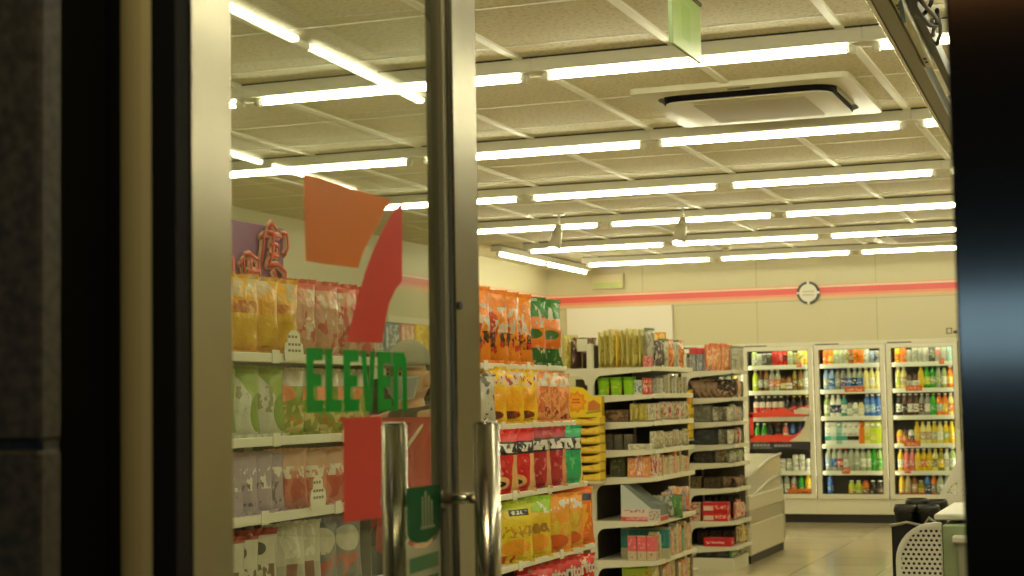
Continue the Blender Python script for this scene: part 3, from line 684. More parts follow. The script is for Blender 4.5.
# ------------------------------------------------------------------ gondolas
def bracket_poly(s, f, z):
    pts = [(s, z), (s, z - .105), (s + .03, z - .105)]
    for i in range(6):
        a = i / 5 * PI / 2; pts.append((s + .03 + .05 * (1 - math.cos(a)), z - .105 + .058 * math.sin(a)))
    return pts + [(f - .01, z - .026), (f, z - .018), (f, z)]
def gondola(label, xs, xf, y0, y1, levels, top, sides=(1,), left_levels=(), panel=SHADEP, low=.0, rail=.024, fronts=None):
    t = thing('gondola_shelving', label, 'shelving', ((xs + xf) / 2, (y0 + y1) / 2, 0)); ox, oy = (xs + xf) / 2, (y0 + y1) / 2
    def F(bm, nm, m, par=t):
        bm.transform(Matrix.Translation((-ox, -oy, 0))); return finish(bm, nm, m, par)
    F(B(xs - .008, xs + .008, y0 + .02, y1 - .02, .1, top), 'back_panel', panel)
    for y in (y0, y1 - .035): F(B(xs - .02, xs + .02, y, y + .035, 0, top + .01, bev=.003), 'upright', CREAM)
    F(B(xs + .0, xf - .02, y0, y1, 0, .09), 'base_plinth', CREAM)
    F(B(min(xs, 2 * xs - xf) if -1 in sides else xs, xf - .03, y1 - .004, y1, .09, top - .2), 'end_shade_panel', mat('end_shade_grey', (104, 96, 80), .6))  # sheet added at the far end to keep the shelf gaps dark
    for side in sides:
        for z in (levels if side == 1 else left_levels):
            f = (fronts or {}).get(z, xf) if side == 1 else 2 * xs - xf
            s = F(B(min(xs, f), max(xs, f), y0, y1, z - .018, z, bev=.002), 'shelf', CREAM)
            F(B(min(f, f + side * .012), max(f, f + side * .012), y0 - .004, y1 + .004, z - rail, z + .005, bev=.002), 'price_rail', RAIL, s)
            for y in (y0 - .006, y1 + .002):
                bm = bmesh.new(); pl = bracket_poly(0, abs(f - xs), z)
                prism(bm, pl, lambda a, b, d: (xs + side * a, d, b), y, y + .004); F(bm, 'bracket', CREAM, s)
            if side == 1 and z > low:
                n = int((y1 - y0) / .42)
                for k in range(n):
                    y = y0 + .2 + k * .42 + random.uniform(-.05, .05)
                    F(B(f + .012, f + .0145, y - .02, y + .02, z - .022, z + .014), 'price_tag', CARD, s)
    return t
AXs, AXf = -3.24, -2.83
AZ = [1.475, 1.305, 1.135, .96, .79, .52, .275, .08]; BZ = [1.478, 1.275, 1.095, .925, .79, .60, .36, .175]
gondola('cream shelving gondola in mid aisle with lollipop box and yellow packs on top', AXs, AXf, 9.92, 10.86, AZ, 1.62, (1, -1), (1.475, 1.2))
gondola('cream shelving gondola by the coolers, holding red boxes and dark housewares', -3.20, AXf, 12.07, 12.54, BZ, 1.60, (1,))
RX, RS = -2.2, -2.66
RF = {1.415: -2.235, 1.19: -2.20, .94: -2.155, .69: -2.125, .44: -2.10, .12: -2.10}
RZ = [1.415, 1.19, .94, .69, .44, .12]
gondola('bag shelving beyond the door handle, filled with snack bags', RS, RX, 5.42, 6.50, RZ, 1.47, low=.5, rail=.016, fronts=RF)
gondola('bag shelving behind the door glass, filled with pouches and bread bags', RS, RX, 2.9, 4.63, [1.415, 1.19, .985, .75, .44, .12], 1.66, low=.5, rail=.02)

# snack bags on the shelving right of the door
OR = pmat('bag_orange', (244, 140, 26), [('ell', .28, .50, .34, .25, (196, 66, 20)), ('scrib', .35, .98, .42, .76, (226, 206, 180), 6, .52), ('scrib', .3, .95, .22, .42, (70, 36, 20), 7, .5), ('scrib', .3, .95, .14, .30, (206, 60, 30), 6, .55)], .24, crinkle=.8)
GO = pmat('bag_greentop', (236, 128, 40), [('band', .70, 1.1, (56, 124, 54)), ('scrib', 0, 1, .55, .98, (208, 206, 180), 6, .58), ('band', .28, .36, (238, 120, 30)), ('ell', .5, .46, .3, .07, (60, 110, 40)), ('band', 0, .26, (48, 108, 40)), ('scrib', 0, 1, .02, .3, (206, 200, 170), 6, .56)], .24, crinkle=.8)
YB_ = pmat('bag_yellow', (246, 196, 34), [('scrib', .2, .95, .68, .95, (220, 200, 180), 7, .5), ('scrib', .2, .95, .7, .92, (170, 50, 40), 9, .58), ('ell', .5, .42, .4, .22, (244, 170, 20)), ('ell', .55, .17, .28, .07, (110, 54, 24)), ('scrib', .2, .9, .08, .24, (210, 60, 30), 8, .6)], .22, crinkle=.8)
PE = pmat('bag_peach', (236, 158, 96), [('scrib', .05, .95, .7, .97, (226, 214, 196), 6, .5), ('scrib', .1, .9, .2, .7, (214, 116, 70), 6, .52), ('scrib', .1, .9, .05, .3, (150, 50, 36), 7, .55)], .22, crinkle=.8)
RB = pmat('bag_red', (208, 36, 38), [('band', .60, .80, (28, 24, 24)), ('scrib', .3, 1., .63, .77, (226, 220, 206), 9, .46), ('rect', .80, 1., .0, .60, (232, 178, 116)), ('scrib', .2, .8, .3, .5, (230, 150, 140), 8, .6), ('ell', .45, .17, .26, .11, (232, 176, 110)), ('ell', .48, .16, .14, .045, (60, 24, 18))], .22, crinkle=.8)
RB2 = pmat('bag_crimson', (170, 36, 44), [('band', .60, .82, (34, 26, 26)), ('scrib', .3, 1., .63, .79, (216, 206, 196), 8, .48), ('rect', .82, 1., .0, .62, (220, 150, 104)), ('scrib', .1, .8, .1, .5, (210, 100, 100), 7, .58)], .22, crinkle=.8)
GB = pmat('bag_green', (40, 164, 104), [('band', .58, .80, (30, 44, 38)), ('scrib', .3, 1., .6, .78, (214, 216, 200), 8, .46), ('rect', .9, 1., 0, .55, (226, 196, 130)), ('scrib', .2, .8, .2, .5, (90, 190, 130), 6, .6)], .22, crinkle=.8)
LY = pmat('bag_limeyellow', (232, 206, 44), [('band', .84, 1.1, (190, 200, 50)), ('rect', .35, .85, .76, .86, (40, 44, 46)), ('scrib', .4, .8, .78, .84, (220, 220, 200), 12, .5), ('scrib', .15, .9, .42, .6, (190, 140, 30), 9, .52), ('ell', .5, .26, .36, .13, (240, 166, 40)), ('scrib', .1, .5, .02, .14, (206, 70, 30), 6, .5)], .22, crinkle=.8)
LG = pmat('bag_greenyellow', (234, 196, 40), [('band', .74, 1.1, (164, 204, 48)), ('scrib', .1, .9, .72, .92, (232, 232, 210), 6, .56), ('scrib', .15, .9, .40, .56, (150, 110, 30), 9, .5), ('ell', .5, .25, .38, .14, (240, 160, 40))], .22, crinkle=.8)
OY = pmat('bag_orangeyellow', (236, 158, 52), [('scrib', .1, .95, .72, .9, (230, 220, 200), 6, .5), ('scrib', .1, .9, .3, .65, (222, 190, 60), 7, .5), ('ell', .5, .2, .36, .12, (214, 96, 30))], .22, crinkle=.8)
DO_ = pmat('bag_darkred', (74, 32, 28), [('band', .8, 1.1, (196, 44, 44)), ('band', .5, .62, (90, 36, 30)), ('scrib', 0, 1, .62, .98, (150, 140, 120), 5, .56), ('ell', .5, .34, .22, .09, (196, 186, 176)), ('tri', 1.3, -.9, (200, 50, 46))], .22, crinkle=.8)
DR_ = pmat('bag_brightred', (206, 40, 38), [('scrib', 0, 1, .6, .98, (236, 196, 150), 5, .56), ('ell', .3, .34, .2, .12, (190, 160, 150)), ('scrib', .45, 1, .05, .5, (240, 130, 90), 6, .55)], .22, crinkle=.8)
def bagrow(z, specs, w, h, d, rz, group, shelfword, cat='snack bag', x=RX - .065, name='snack_bag'):
    for j, (y, m, word, hh) in enumerate(specs):
        o = bag(name, f'{word}, {shelfword}', cat, w, round(h * hh, 3), d, m, (x + random.uniform(-.008, .008), y, z), rz + random.uniform(-.05, .05), group, seed=j % 5, lean=-.03)
        yield o
g = 'snack bags on the shelving right of the door'; RZr = math.radians(62)
L_ = lambda *a, **k: list(bagrow(*a, **k))
L_(1.415, [(5.57 + .142 * j, OR, f'{ORD[j]} orange snack bag from the door', 1. + .02 * (j == 0)) for j in range(4)] + [(6.17 + .19 * j, GO, f'{("nearer", "farther")[j]} green topped snack bag', .99) for j in range(2)], .205, .283, .075, RZr, g, 'on the top bag shelf right of the door', x=-2.265)
L_(1.19, [(5.48, pmat('bag_greywhite', (196, 190, 172), [('scrib', 0, 1, 0, 1, (90, 84, 70), 5, .56)], .22, crinkle=.8), 'grey white snack bag', .9)] + [(5.63 + .17 * j, YB_, f'{ORD[j]} yellow snack bag', 1. + .03 * (j == 0)) for j in range(3)] + [(6.11 + .12 * j, PE, f'{ORD[j]} peach coloured snack bag', .98 - .02 * j) for j in range(3)], .20, .212, .07, RZr, g, 'on the second bag shelf right of the door', x=-2.23)
L_(.94, [(5.60 + .175 * j, (RB, RB, RB2, RB2)[j], f'{ORD[j]} red and black snack bag', 1.) for j in range(4)] + [(6.32, GB, 'green and black snack bag', 1.)], .215, .238, .07, RZr, g, 'on the third bag shelf right of the door', x=-2.185)
L_(.69, [(5.64, LY, 'lime yellow snack bag', .98), (5.85, LG, 'green topped yellow snack bag', 1.), (6.05, OY, 'first orange yellow snack bag', .98), (6.22, OY, 'second orange yellow snack bag', .96), (6.39, pmat('bag_deeporange', (232, 112, 30), [('rect', .3, .9, .76, .88, (40, 50, 70)), ('scrib', .1, .9, .2, .7, (240, 170, 50), 7, .5)], .22, crinkle=.8), 'deep orange snack bag', 1.02)], .22, .232, .075, RZr, g, 'on the fourth bag shelf right of the door', x=-2.155)
low = L_(.44, [(5.62, DR_, 'plain red snack bag', .93)] + [(5.80 + .17 * j, (DO_, DO_, DO_, DR_)[j], f'{ORD[j]} dark red lettered snack bag' if j < 3 else 'bright red lettered snack bag', 1.) for j in range(4)], .20, .225, .07, RZr, g, 'on the lowest visible bag shelf', x=-2.13)
for o in low[1:]:
    lettering('Doritos', .066, mat('bag_letters', (214, 206, 190), .5), o, lambda x, y, z: Vector((x, -bag_half(min(.98, max(.02, x / .2 + .5)), .68, .07) - .006 - z, .152 + y)), .002)

# pouches behind the door glass
g = 'pouches and bags behind the door glass'; rz2 = math.radians(66); SW = 'seen through the door glass'
YL = pmat('loaf_yellow', (238, 172, 30), [('scrib', .05, .95, .7, .98, (214, 190, 150), 5, .5), ('scrib', .1, .9, .1, .65, (196, 110, 16), 4, .55), ('rect', .3, .9, .12, .5, (236, 186, 30))], .25, crinkle=.9)
PK = pmat('bag_pinkclear', (214, 160, 132), [('scrib', 0, 1, .0, 1., (200, 84, 78), 4, .56), ('scrib', 0, 1, .0, 1., (232, 214, 190), 6, .6), ('band', .86, 1.1, (206, 92, 80))], .22, crinkle=.9)
WG = pmat('bag_whitegreen', (214, 214, 196), [('tri', 1.25, -.9, (150, 176, 60)), ('ell', .95, .35, .25, .26, (112, 146, 24)), ('scrib', .2, .7, .35, .7, (150, 144, 100), 7, .55)], .35, crinkle=.6)
GN = pmat('bag_greenmix', (134, 150, 40), [('band', .72, 1.1, (220, 206, 186)), ('ell', .4, .62, .3, .12, (226, 130, 60)), ('scrib', 0, 1, 0, .45, (206, 190, 120), 5, .52), ('scrib', 0, 1, 0, .3, (200, 100, 40), 6, .58)], .22, crinkle=.8)
PP = pmat('pouch_lilac', (176, 156, 172), [('rect', 0, .45, .78, 1.1, (196, 84, 96)), ('scrib', .2, .95, .4, .75, (240, 236, 224), 6, .54), ('scrib', .1, .9, .1, .5, (96, 88, 92), 5, .56)], .35, crinkle=.4)
PR = pmat('pouch_pinkred', (216, 128, 108), [('band', .62, 1.1, (226, 176, 146)), ('scrib', .1, .9, .5, .7, (240, 232, 214), 7, .48), ('scrib', .1, .9, .1, .5, (200, 80, 66), 4, .5)], .35, crinkle=.4)
WS = pmat('pouch_white', (214, 208, 188), [('band', .9, 1.1, (190, 70, 56)), ('ell', .5, .72, .18, .09, (70, 66, 60)), ('scrib', .1, .9, .1, .5, (120, 96, 60), 5, .5)], .25, crinkle=.5)
WC = pmat('pouch_tall_white', (206, 200, 176), [('band', .0, .4, (180, 176, 160)), ('rect', .45, .75, .05, .42, (130, 74, 56)), ('scrib', .2, .8, .5, .95, (230, 226, 206), 5, .5)], .35, crinkle=.4)
BG = pmat('pouch_bluegrey', (120, 124, 122), [('ell', .55, .66, .35, .2, (206, 200, 180)), ('scrib', .2, .9, .05, .5, (200, 90, 70), 5, .52)], .35, crinkle=.4)
x_ = RX - .06
L_(1.415, [(3.72 + .12 * j, YL, f'{ORD[j]} yellow bread bag', 1.) for j in range(4)] + [(4.20 + .125 * j, PK, f'{ORD[j]} clear pink bread bag', 1.04) for j in range(4)], .20, .22, .09, rz2, g, 'on the top shelf ' + SW, 'bread bag', name='bread_bag')
L_(1.19, [(3.74 + .13 * j, WG, f'{ORD[j]} white and green vegetable bag', 1.) for j in range(3)] + [(4.12 + .11 * j, GN, f'{ORD[j]} green and orange vegetable bag', .98) for j in range(5)], .17, .20, .065, rz2, g, 'on the second shelf ' + SW, 'vegetable bag', name='vegetable_bag')
L_(.985, [(3.80, PP, 'first lilac pouch', 1.), (3.87, PP, 'second lilac pouch', 1.), (3.95, PP, 'third lilac pouch', 1.02), (4.03, PP, 'fourth lilac pouch', .98), (4.15, PR, 'first pinkish red pouch', 1.03), (4.28, PR, 'second pinkish red pouch', 1.), (4.42, PR, 'third pinkish red pouch', 1.), (4.54, BG, 'blue grey pouch', 1.)], .15, .168, .04, rz2, g, 'on the third shelf ' + SW, 'pouch', name='food_pouch')
L_(.75, [(3.80, WS, 'first white silver pouch', 1.), (3.88, WS, 'second white silver pouch', 1.02), (3.98, WS, 'third white silver pouch', 1.06), (4.13, WC, 'first tall white pouch', 1.08), (4.23, WC, 'second tall white pouch', 1.08), (4.36, BG, 'first blue grey pouch', 1.05), (4.5, BG, 'second blue grey pouch', 1.05)], .15, .185, .04, rz2, g, 'on the fourth shelf ' + SW, 'pouch', name='food_pouch')
L_(.44, [(3.9 + .11 * j, (RB, YB_, DR_, OY, RB, DR_)[j], f'{ORD[j]} red and yellow bag', 1.12) for j in range(6)], .15, .20, .06, rz2, g, 'on the low shelf ' + SW)
# purple header with brush lettering over the bread bags
t = thing('header_board', 'purple header board with red brush lettering above the yellow bread bags', 'header board', (-2.335, 4.12, 1.64))
finish(B(-.005, .005, -.27, .15, -.005, .155, bev=.002), 'board', mat('header_purple', (128, 62, 122), .5), t)
finish(B(-.004, .004, -.2, .1, -.225, -.004), 'stand_strip', CREAM, t)
BR1, BR2 = mat('brush_pink', (240, 186, 158), .5), mat('brush_red', (214, 56, 44), .5)
strokes = [[(.05, .125), (.065, .14), (.085, .125)], [(.02, .10), (.03, .115), (.03, .08), (.022, .05)], [(.045, .115), (.10, .112)], [(.07, .12), (.068, .07), (.05, .045)], [(.055, .09), (.09, .088), (.09, .065), (.055, .066)], [(.105, .118), (.125, .12), (.13, .09), (.115, .07)],
           [(.045, .04), (.09, .045), (.12, .03), (.115, .0), (.08, -.015)], [(.07, .03), (.085, .005), (.065, -.02)], [(-.06, .03), (-.05, .05), (-.045, .0)], [(-.04, .055), (-.02, .06), (.005, .05)], [(-.02, .05), (-.015, .0), (-.03, -.03)], [(.01, .045), (.015, .0), (.0, -.03)], [(-.09, .05), (-.085, .0), (-.09, -.03)], [(-.035, .02), (.01, .024)]]
for nm, mm, rr, xx in (('brush_outline', BR1, .0125, .012), ('brush_stroke', BR2, .0058, .0195)):
    bm = bmesh.new()
    for s in strokes:
        path(bm, [(xx, a * 1.45 - .035, b * 1.25 - .012) for a, b in s], rr, 8)
    for v in bm.verts: v.co.x = xx + (v.co.x - xx) * .35
    finish(bm, nm, mm, t)
def pcard(label, y, z, w, h, x=RX + .016):
    pts = [(-w / 2, 0), (w / 2, 0), (w / 2 + .006, h * .3), (w / 2, h * .55), (w * .36, h * .62), (w * .34, h * .85), (w * .12, h), (-w * .12, h), (-w * .34, h * .85), (-w * .36, h * .62), (-w / 2, h * .55), (-w / 2 - .006, h * .3)]
    bm = bmesh.new(); prism(bm, pts, lambda a, b, d: (d, a, b), 0, .002)
    t = finish(bm, 'price_card', CARD); t.location = (x, y, z); tag(t, label, 'price card', 'cloud shaped price cards')
    bm = bmesh.new()
    for k, zz in enumerate((.3, .5, .75)):
        for q in range(4 - k // 2): box(bm, .0019, .0028, -w * .33 + q * w * .19, -w * .33 + q * w * .19 + w * .12, h * zz, h * zz + h * .08)
    finish(bm, 'printed_text', mat('card_text', (120, 112, 92), .6), t)
pcard('cloud shaped white price card on the top shelf rail beside the yellow bread bags', 4.055, 1.40, .10, .085)
pcard('white price card in front of the pinkish pouches', 4.19, .985, .085, .095)
pcard('white price card at the shelf end just above the left pull handle', 4.55, 1.19, .10, .05)

# ------------------------------------------------------------------ goods on the middle gondola
def xa(px): return AXs + (px - 592) * .0065
YP = pmat('pack_yellow', (226, 212, 112), [('band', .8, 1.1, (232, 222, 150)), ('scrib', 0, 1, .05, .95, (186, 160, 60), 6, .56), ('rect', 0, .12, 0, 1, (190, 176, 96))], .35, crinkle=.5)
YP2 = pmat('pack_yellow_orange', (222, 196, 84), [('scrib', 0, 1, .05, .95, (220, 150, 40), 6, .56)], .35, crinkle=.5)
GP_ = pmat('pack_greywhite', (200, 196, 172), [('scrib', 0, 1, .0, 1, (150, 148, 126), 6, .54), ('rect', 0, .1, 0, 1, (140, 136, 116)), ('band', .9, 1.1, (110, 120, 80))], .35, crinkle=.5)
g = 'tall packs on top of the middle gondola'; tp = 'on top of the mid gondola'
for j in range(9):
    mm = (YP, YP, YP, YP2, YP, YP, YP, YP, GP_)[j]
    bag('dried_food_pack', f'{ORD[j]} tall yellow pack from the white post, {tp}' if j < 8 else f'grey white tall pack after the yellow packs, {tp}', 'pack', .16, .232 + .008 * (j % 3), .042, mm, (xa(600 + j * 5.9), 10.03 + random.uniform(0, .03), 1.475), PI / 2 - .12, g, seed=j % 5, seals=True)
for j, (px, mm, w) in enumerate(((651, GP_, 'grey'), (658, pmat('pack_darkgrey', (90, 80, 72), [('scrib', 0, 1, 0, 1, (190, 180, 170), 6, .56)], .4), 'dark grey'))):
    bag('dried_food_pack', f'{w} short pack behind the pink box, {tp}', 'pack', .12, .17, .04, mm, (xa(px) - .03, 10.12, 1.475), PI / 2 - .3, g, seed=j)
carton('small_box', f'small pink box at the shelf corner, {tp}', 'box', .05, .05, .07, pmat('box_pink', (224, 150, 140), [('scrib', .1, .9, .1, .9, (190, 60, 60), 5, .5)], .5), (AXf - .045, 9.985, 1.475))
carton('small_box', f'small dark box behind the pink box, {tp}', 'box', .06, .05, .09, pmat('box_dark', (60, 56, 54), [('scrib', .1, .9, .1, .9, (190, 190, 180), 5, .55)], .5), (AXf - .05, 10.14, 1.475))
t = thing('display_card', f'orange card printed with balls, standing {tp}', 'display card', (-2.96, 10.42, 1.475))
finish(B(-.115, .085, -.003, .003, .12, .235, bev=.002), 'card', pmat('card_balls', (232, 160, 50), sum([[('ell', .14 + .24 * i, .74, .1, .2, (250, 214, 130)), ('ell', .14 + .24 * i, .27, .1, .2, (150, 90, 30))] for i in range(4)], []), .5), t)
finish(B(-.004, .004, -.001, .004, 0, .12), 'stem', STEEL, t); finish(B(-.03, .03, -.02, .02, 0, .004), 'foot', STEEL, t)
for j in range(4): bag('dried_food_pack', f'{ORD[j]} pale pack in the far row, {tp}', 'pack', .12, .19, .04, (GP_, PE, GP_, PE)[j], (AXf - .05, 10.36 + .13 * j, 1.475), PI / 2 - .3, g, seed=j)
# the far half of the gondola's top shelf
for j, (px, m_, w) in enumerate(((566, YP, 'pale cream'), (575, pmat('pack_brown', (84, 56, 40), [('scrib', 0, 1, .5, 1, (190, 160, 130), 5, .54)], .4, crinkle=.5), 'dark brown'), (585, pmat('pack_brown', (84, 56, 40)), 'mottled brown'))):
    bag('dried_food_pack', f'{w} pack left of the white post, {tp}', 'pack', .14, .22 - .02 * (j > 0), .05, m_, (xa(px), 10.04, 1.475), PI / 2 - .5, g, seed=j)
t = thing('price_card', 'white price card clipped in front of the brown packs near the white post', 'price card', (xa(583), 9.955, 1.475))
finish(B(-.035, .035, -.002, .002, .11, .19, bev=.001), 'card', CARD, t); finish(B(-.003, .003, -.001, .003, 0, .11), 'stem', STEEL, t)
bag('dried_food_pack', 'dark brown pack on the shelf below the white post', 'pack', .14, .09, .05, pmat('pack_brown', (84, 56, 40)), (xa(574), 10.0, 1.2), PI / 2 - .5, g, seed=2)
# shelf 2: cups and small boxes
CUP = pmat('cup_lime', (150, 206, 40), [('band', .84, 1.1, (120, 176, 40)), ('ell', .78, .3, .12, .25, (226, 220, 80)), ('scrib', 0, 1, .1, .7, (196, 220, 90), 5, .6)], .4)
for j in range(3):
    o = put('snack_cup', 'snack_cup', lambda: lathe([(.032, 0), (.034, .003), (.042, .098), (.044, .102), (.044, .107)], 20), CUP, (xa(602 + j * 13), 10.0, 1.305), 1.4)
    put('lid', 'cup_lid', lambda: lathe([(.0445, .104), (.0445, .11), (.041, .112)], 20), mat('cup_lid', (112, 170, 44), .4), parent=o)
    tag(o, f'{ORD[j]} lime green snack cup on the second shelf of the mid gondola', 'cup', 'lime green snack cups')
def fill(zi, zz, y0, y1, step, pal, hr, cat, word, shelf, name='small_box', x=AXf - .04, gname='mid gondola', w=.06, d=.05, kind='carton'):
    y = y0; j = 0
    while y < y1 - .03:
        m_ = pal[j % len(pal)]; h = random.uniform(*hr)
        lab = f'{word}, {ORD[min(j, 16)]} along the {shelf} shelf edge, {gname}'
        if kind == 'carton': carton(name, lab, cat, w, d, round(h, 2), m_, (x, y, zz), random.uniform(-.06, .06), f'goods on the {shelf} shelf of the {gname}')
        elif kind == 'bag': bag(name, lab, cat, w, round(h, 2), d, m_, (x, y, zz), PI / 2 - .4, f'goods on the {shelf} shelf of the {gname}', seed=j % 3, seals=False)
        else: drink(kind, *m_, x, y, zz, '') if False else None
        y += step; j += 1
def bx(key, base, c2, s=5, thr=.52, extra=()): return pmat('box_' + key, base, list(extra) + [('scrib', .06, .94, .08, .92, c2, s, thr)], .45)
BW, BR_, BGy, BC = bx('white', (216, 210, 186), (176, 166, 140)), bx('whitered', (214, 206, 184), (196, 60, 50)), bx('grey', (160, 156, 140), (192, 188, 172)), bx('cream', (210, 196, 150), (150, 120, 70))
BO, BP, BT, BB = bx('orange', (226, 146, 84), (236, 200, 160)), bx('pinkish', (218, 140, 120), (240, 220, 200)), bx('teal', (70, 150, 150), (150, 200, 190)), bx('brown', (94, 70, 48), (150, 120, 84))
carton('small_box', 'white and teal small box beside the lime green cups', 'box', .05, .06, .09, bx('whiteteal', (214, 214, 200), (90, 130, 130)), (xa(638), 10.0, 1.305)); carton('small_box', 'red and white small box beside the lime green cups', 'box', .045, .06, .1, bx('redwhite', (206, 70, 56), (236, 210, 190)), (xa(646), 10.0, 1.305))
fill(1, 1.305, 10.08, 10.84, .085, [BGy, BW, BGy, BC], (.09, .13), 'box', 'grey and white small box', 'second')
# shelf 3
carton('small_box', 'plain brown box lying deep on the third shelf of the mid gondola', 'box', .16, .10, .075, BB, (xa(616), 10.02, 1.135))
for j in range(4): bag('snack_pack', f'{ORD[j]} small pale yellow pack on the third shelf, mid gondola', 'pack', .07, .12, .026, YP, (xa(632 + 4.6 * j), 9.99, 1.135), PI / 2 - .35, 'small yellow packs on the third shelf', seed=j % 3, seals=False)
fill(2, 1.135, 10.0, 10.84, .062, [BW, BR_, BW, BC, BR_], (.115, .135), 'pack', 'small pale pack', 'third', 'snack_pack', w=.07, d=.03, kind='bag', x=AXf - .035)
# shelf 4: wire bins
for j in range(3): carton('snack_box', f'{ORD[j]} dark wire fronted bin on the fourth shelf, mid gondola', 'bin', .055, .1, .095, bx('wire', (104, 96, 80), (60, 54, 44), 12), (xa(608 + 10 * j), 10.0, .96), 0, 'dark bins on the fourth shelf', fm=BB)
carton('snack_box', 'white tray of small packets at the near end of the fourth shelf', 'tray', .15, .06, .035, BW, (xa(640), 9.965, .96))
fill(3, .96, 10.02, 10.84, .06, [BW, BC, BGy], (.10, .12), 'packet', 'small white packet', 'fourth', 'snack_packet', w=.06, d=.03, kind='bag', x=AXf - .035)
# shelf 5
for j, (m_, w, h) in enumerate(((BO, 'first orange', .12), (BP, 'second orange pink', .15), (BO, 'third orange', .13), (BR_, 'white and red', .14))):
    carton('small_box', f'{w} box at the near end of the fifth shelf, mid gondola', 'box', .05, .06, h, m_, (xa(630 + 7.5 * j), 9.99, .79))
carton('small_box', 'dark olive box deep on the fifth shelf, mid gondola', 'box', .1, .06, .12, bx('olive', (76, 80, 50), (120, 120, 80)), (xa(614), 10.03, .79))
fill(4, .79, 10.06, 10.84, .06, [BW, BR_, BO, BW, BC], (.1, .14), 'box', 'small bright box', 'fifth', w=.05, d=.045)
# shelf 6: slanted lollipop box
t = thing('lollipop_box', 'white and pink lollipop box with a slanted front, open at the top', 'box', (xa(640), 10.02, .52))
LB = pmat('lolli_print', (196, 206, 206), [('band', 0, .12, (206, 70, 92)), ('band', .12, .34, (226, 204, 196)), ('scrib', .08, .6, .24, .32, (176, 120, 130), 14, .5), ('tri', 1.05, -.9, (120, 130, 130))], .4)
bm = bmesh.new(); uvl = bm.loops.layers.uv.verify()
W, D, H = .25, .20, .225
prof = [(-W / 2, 0), (W / 2, 0), (W / 2, .10), (W / 2 - .07, .12), (-W / 2 + .05, H), (-W / 2, H)]
prism(bm, prof, lambda a, b, d: (a, d, b), -D / 2, D / 2)
for f in bm.faces:
    for l in f.loops: l[uvl].uv = (l.vert.co.x / W + .5, l.vert.co.z / H)
finish(bm, 'body', LB, t)
finish(B(W / 2 - .075, W / 2 + .001, -D / 2 - .001, -D / 2 + .01, .0, .075), 'side_label', bx('sidelabel', (214, 204, 190), (150, 130, 130), 8), t)
lettering('LOLLIPOPS', .034, mat('lolli_white', (236, 190, 196), .5), t, lambda x, y, z: Vector((x * .85 - .02, -D / 2 - .0008 - z, .008 + y * .7)), .001)
for j in range(3):
    o = bag('candy_pack', f'{("silver", "crumpled silver", "green")[j]} candy pack standing in the lollipop box', 'pack', .1, .15, .05, (pmat('pack_silver', (180, 184, 170), [('scrib', 0, 1, 0, 1, (110, 112, 100), 5, .52)], .25, crinkle=.9), pmat('pack_silver', (0, 0, 0)), pmat('pack_green', (66, 120, 60), [('scrib', 0, 1, 0, 1, (130, 160, 90), 5, .6)], .35))[j], (xa(648) + .045 * j, 10.17 + .02 * j, .52), .3, None, seed=j)
fill(5, .52, 10.3, 10.84, .08, [PE, bx('bluecard', (120, 150, 190), (226, 150, 100)), PE, BO], (.16, .2), 'pack', 'bright hanging style pack', 'sixth', 'snack_pack', w=.09, d=.035, kind='bag')
# shelf 7: teal and pink cartons
TC = pmat('carton_teal', (40, 128, 134), [('band', 0, .36, (190, 184, 150)), ('scrib', .1, .9, .45, .9, (84, 160, 160), 5, .58)], .45)
PC = pmat('carton_pink', (222, 100, 112), [('band', 0, .38, (206, 190, 160)), ('scrib', .1, .9, .5, .9, (240, 160, 160), 5, .58), ('scrib', .1, .9, .1, .3, (180, 120, 90), 6, .55)], .45)
for j in range(5): carton('snack_carton', f'{ORD[j]} teal carton in the back rank of the seventh shelf, mid gondola', 'carton', .062, .05, .185, TC, (xa(617 + 9.6 * j), 10.10, .275), 0, 'teal cartons on the seventh shelf')
for j in range(3): carton('snack_carton', f'{ORD[j]} pink topped carton in front of the teal cartons, mid gondola', 'carton', .058, .05, .15, PC, (xa(629.5 + 9.6 * j), 9.975, .275), 0, 'pink topped cartons on the seventh shelf')
fill(6, .275, 10.02, 10.84, .065, [BC, BW, BO, BT, BC, BP], (.15, .19), 'carton', 'pale printed carton', 'seventh', 'snack_carton', w=.06, d=.05, x=AXf - .042)
carton('snack_box', 'lime green box on the lowest shelf of the mid gondola', 'box', .2, .1, .15, bx('lime', (150, 170, 40), (196, 90, 40), 4, .6), (xa(634), 10.0, .08))
fill(7, .08, 9.98, 10.84, .075, [BC, BB, BW, BO, BR_], (.13, .17), 'box', 'small mixed box', 'lowest', w=.06, d=.055)

# yellow lollipop display stands at the gondola ends
YBX = pmat('box_yellow', (240, 206, 66), [('band', .0, .2, (206, 164, 40)), ('ell', .5, 1.02, .36, .36, (128, 90, 20)), ('scrib', .1, .9, .3, .7, (206, 110, 30), 7, .6)], .45)
def traybox_bm():
    bm = bmesh.new(); uvl = bm.loops.layers.uv.verify(); w, d, h = .115, .11, .056
    top = [(-w + i * w / 6, h - .018 * math.sin(PI * i / 12) ** .6) for i in range(13)]
    prism(bm, [(-w, 0), (w, 0)] + list(reversed(top)), lambda a, b, dd: (a, dd, b), -d / 2 - .002, -d / 2)
    box(bm, -w, w, -d / 2, d / 2, 0, .004); box(bm, -w, -w + .003, -d / 2, d / 2, .0, h); box(bm, w - .003, w, -d / 2, d / 2, 0, h); box(bm, -w, w, d / 2 - .003, d / 2, 0, h)
    for f in bm.faces:
        for l in f.loops: l[uvl].uv = (l.vert.co.x / (2 * w) + .5, l.vert.co.z / h)
    return bm
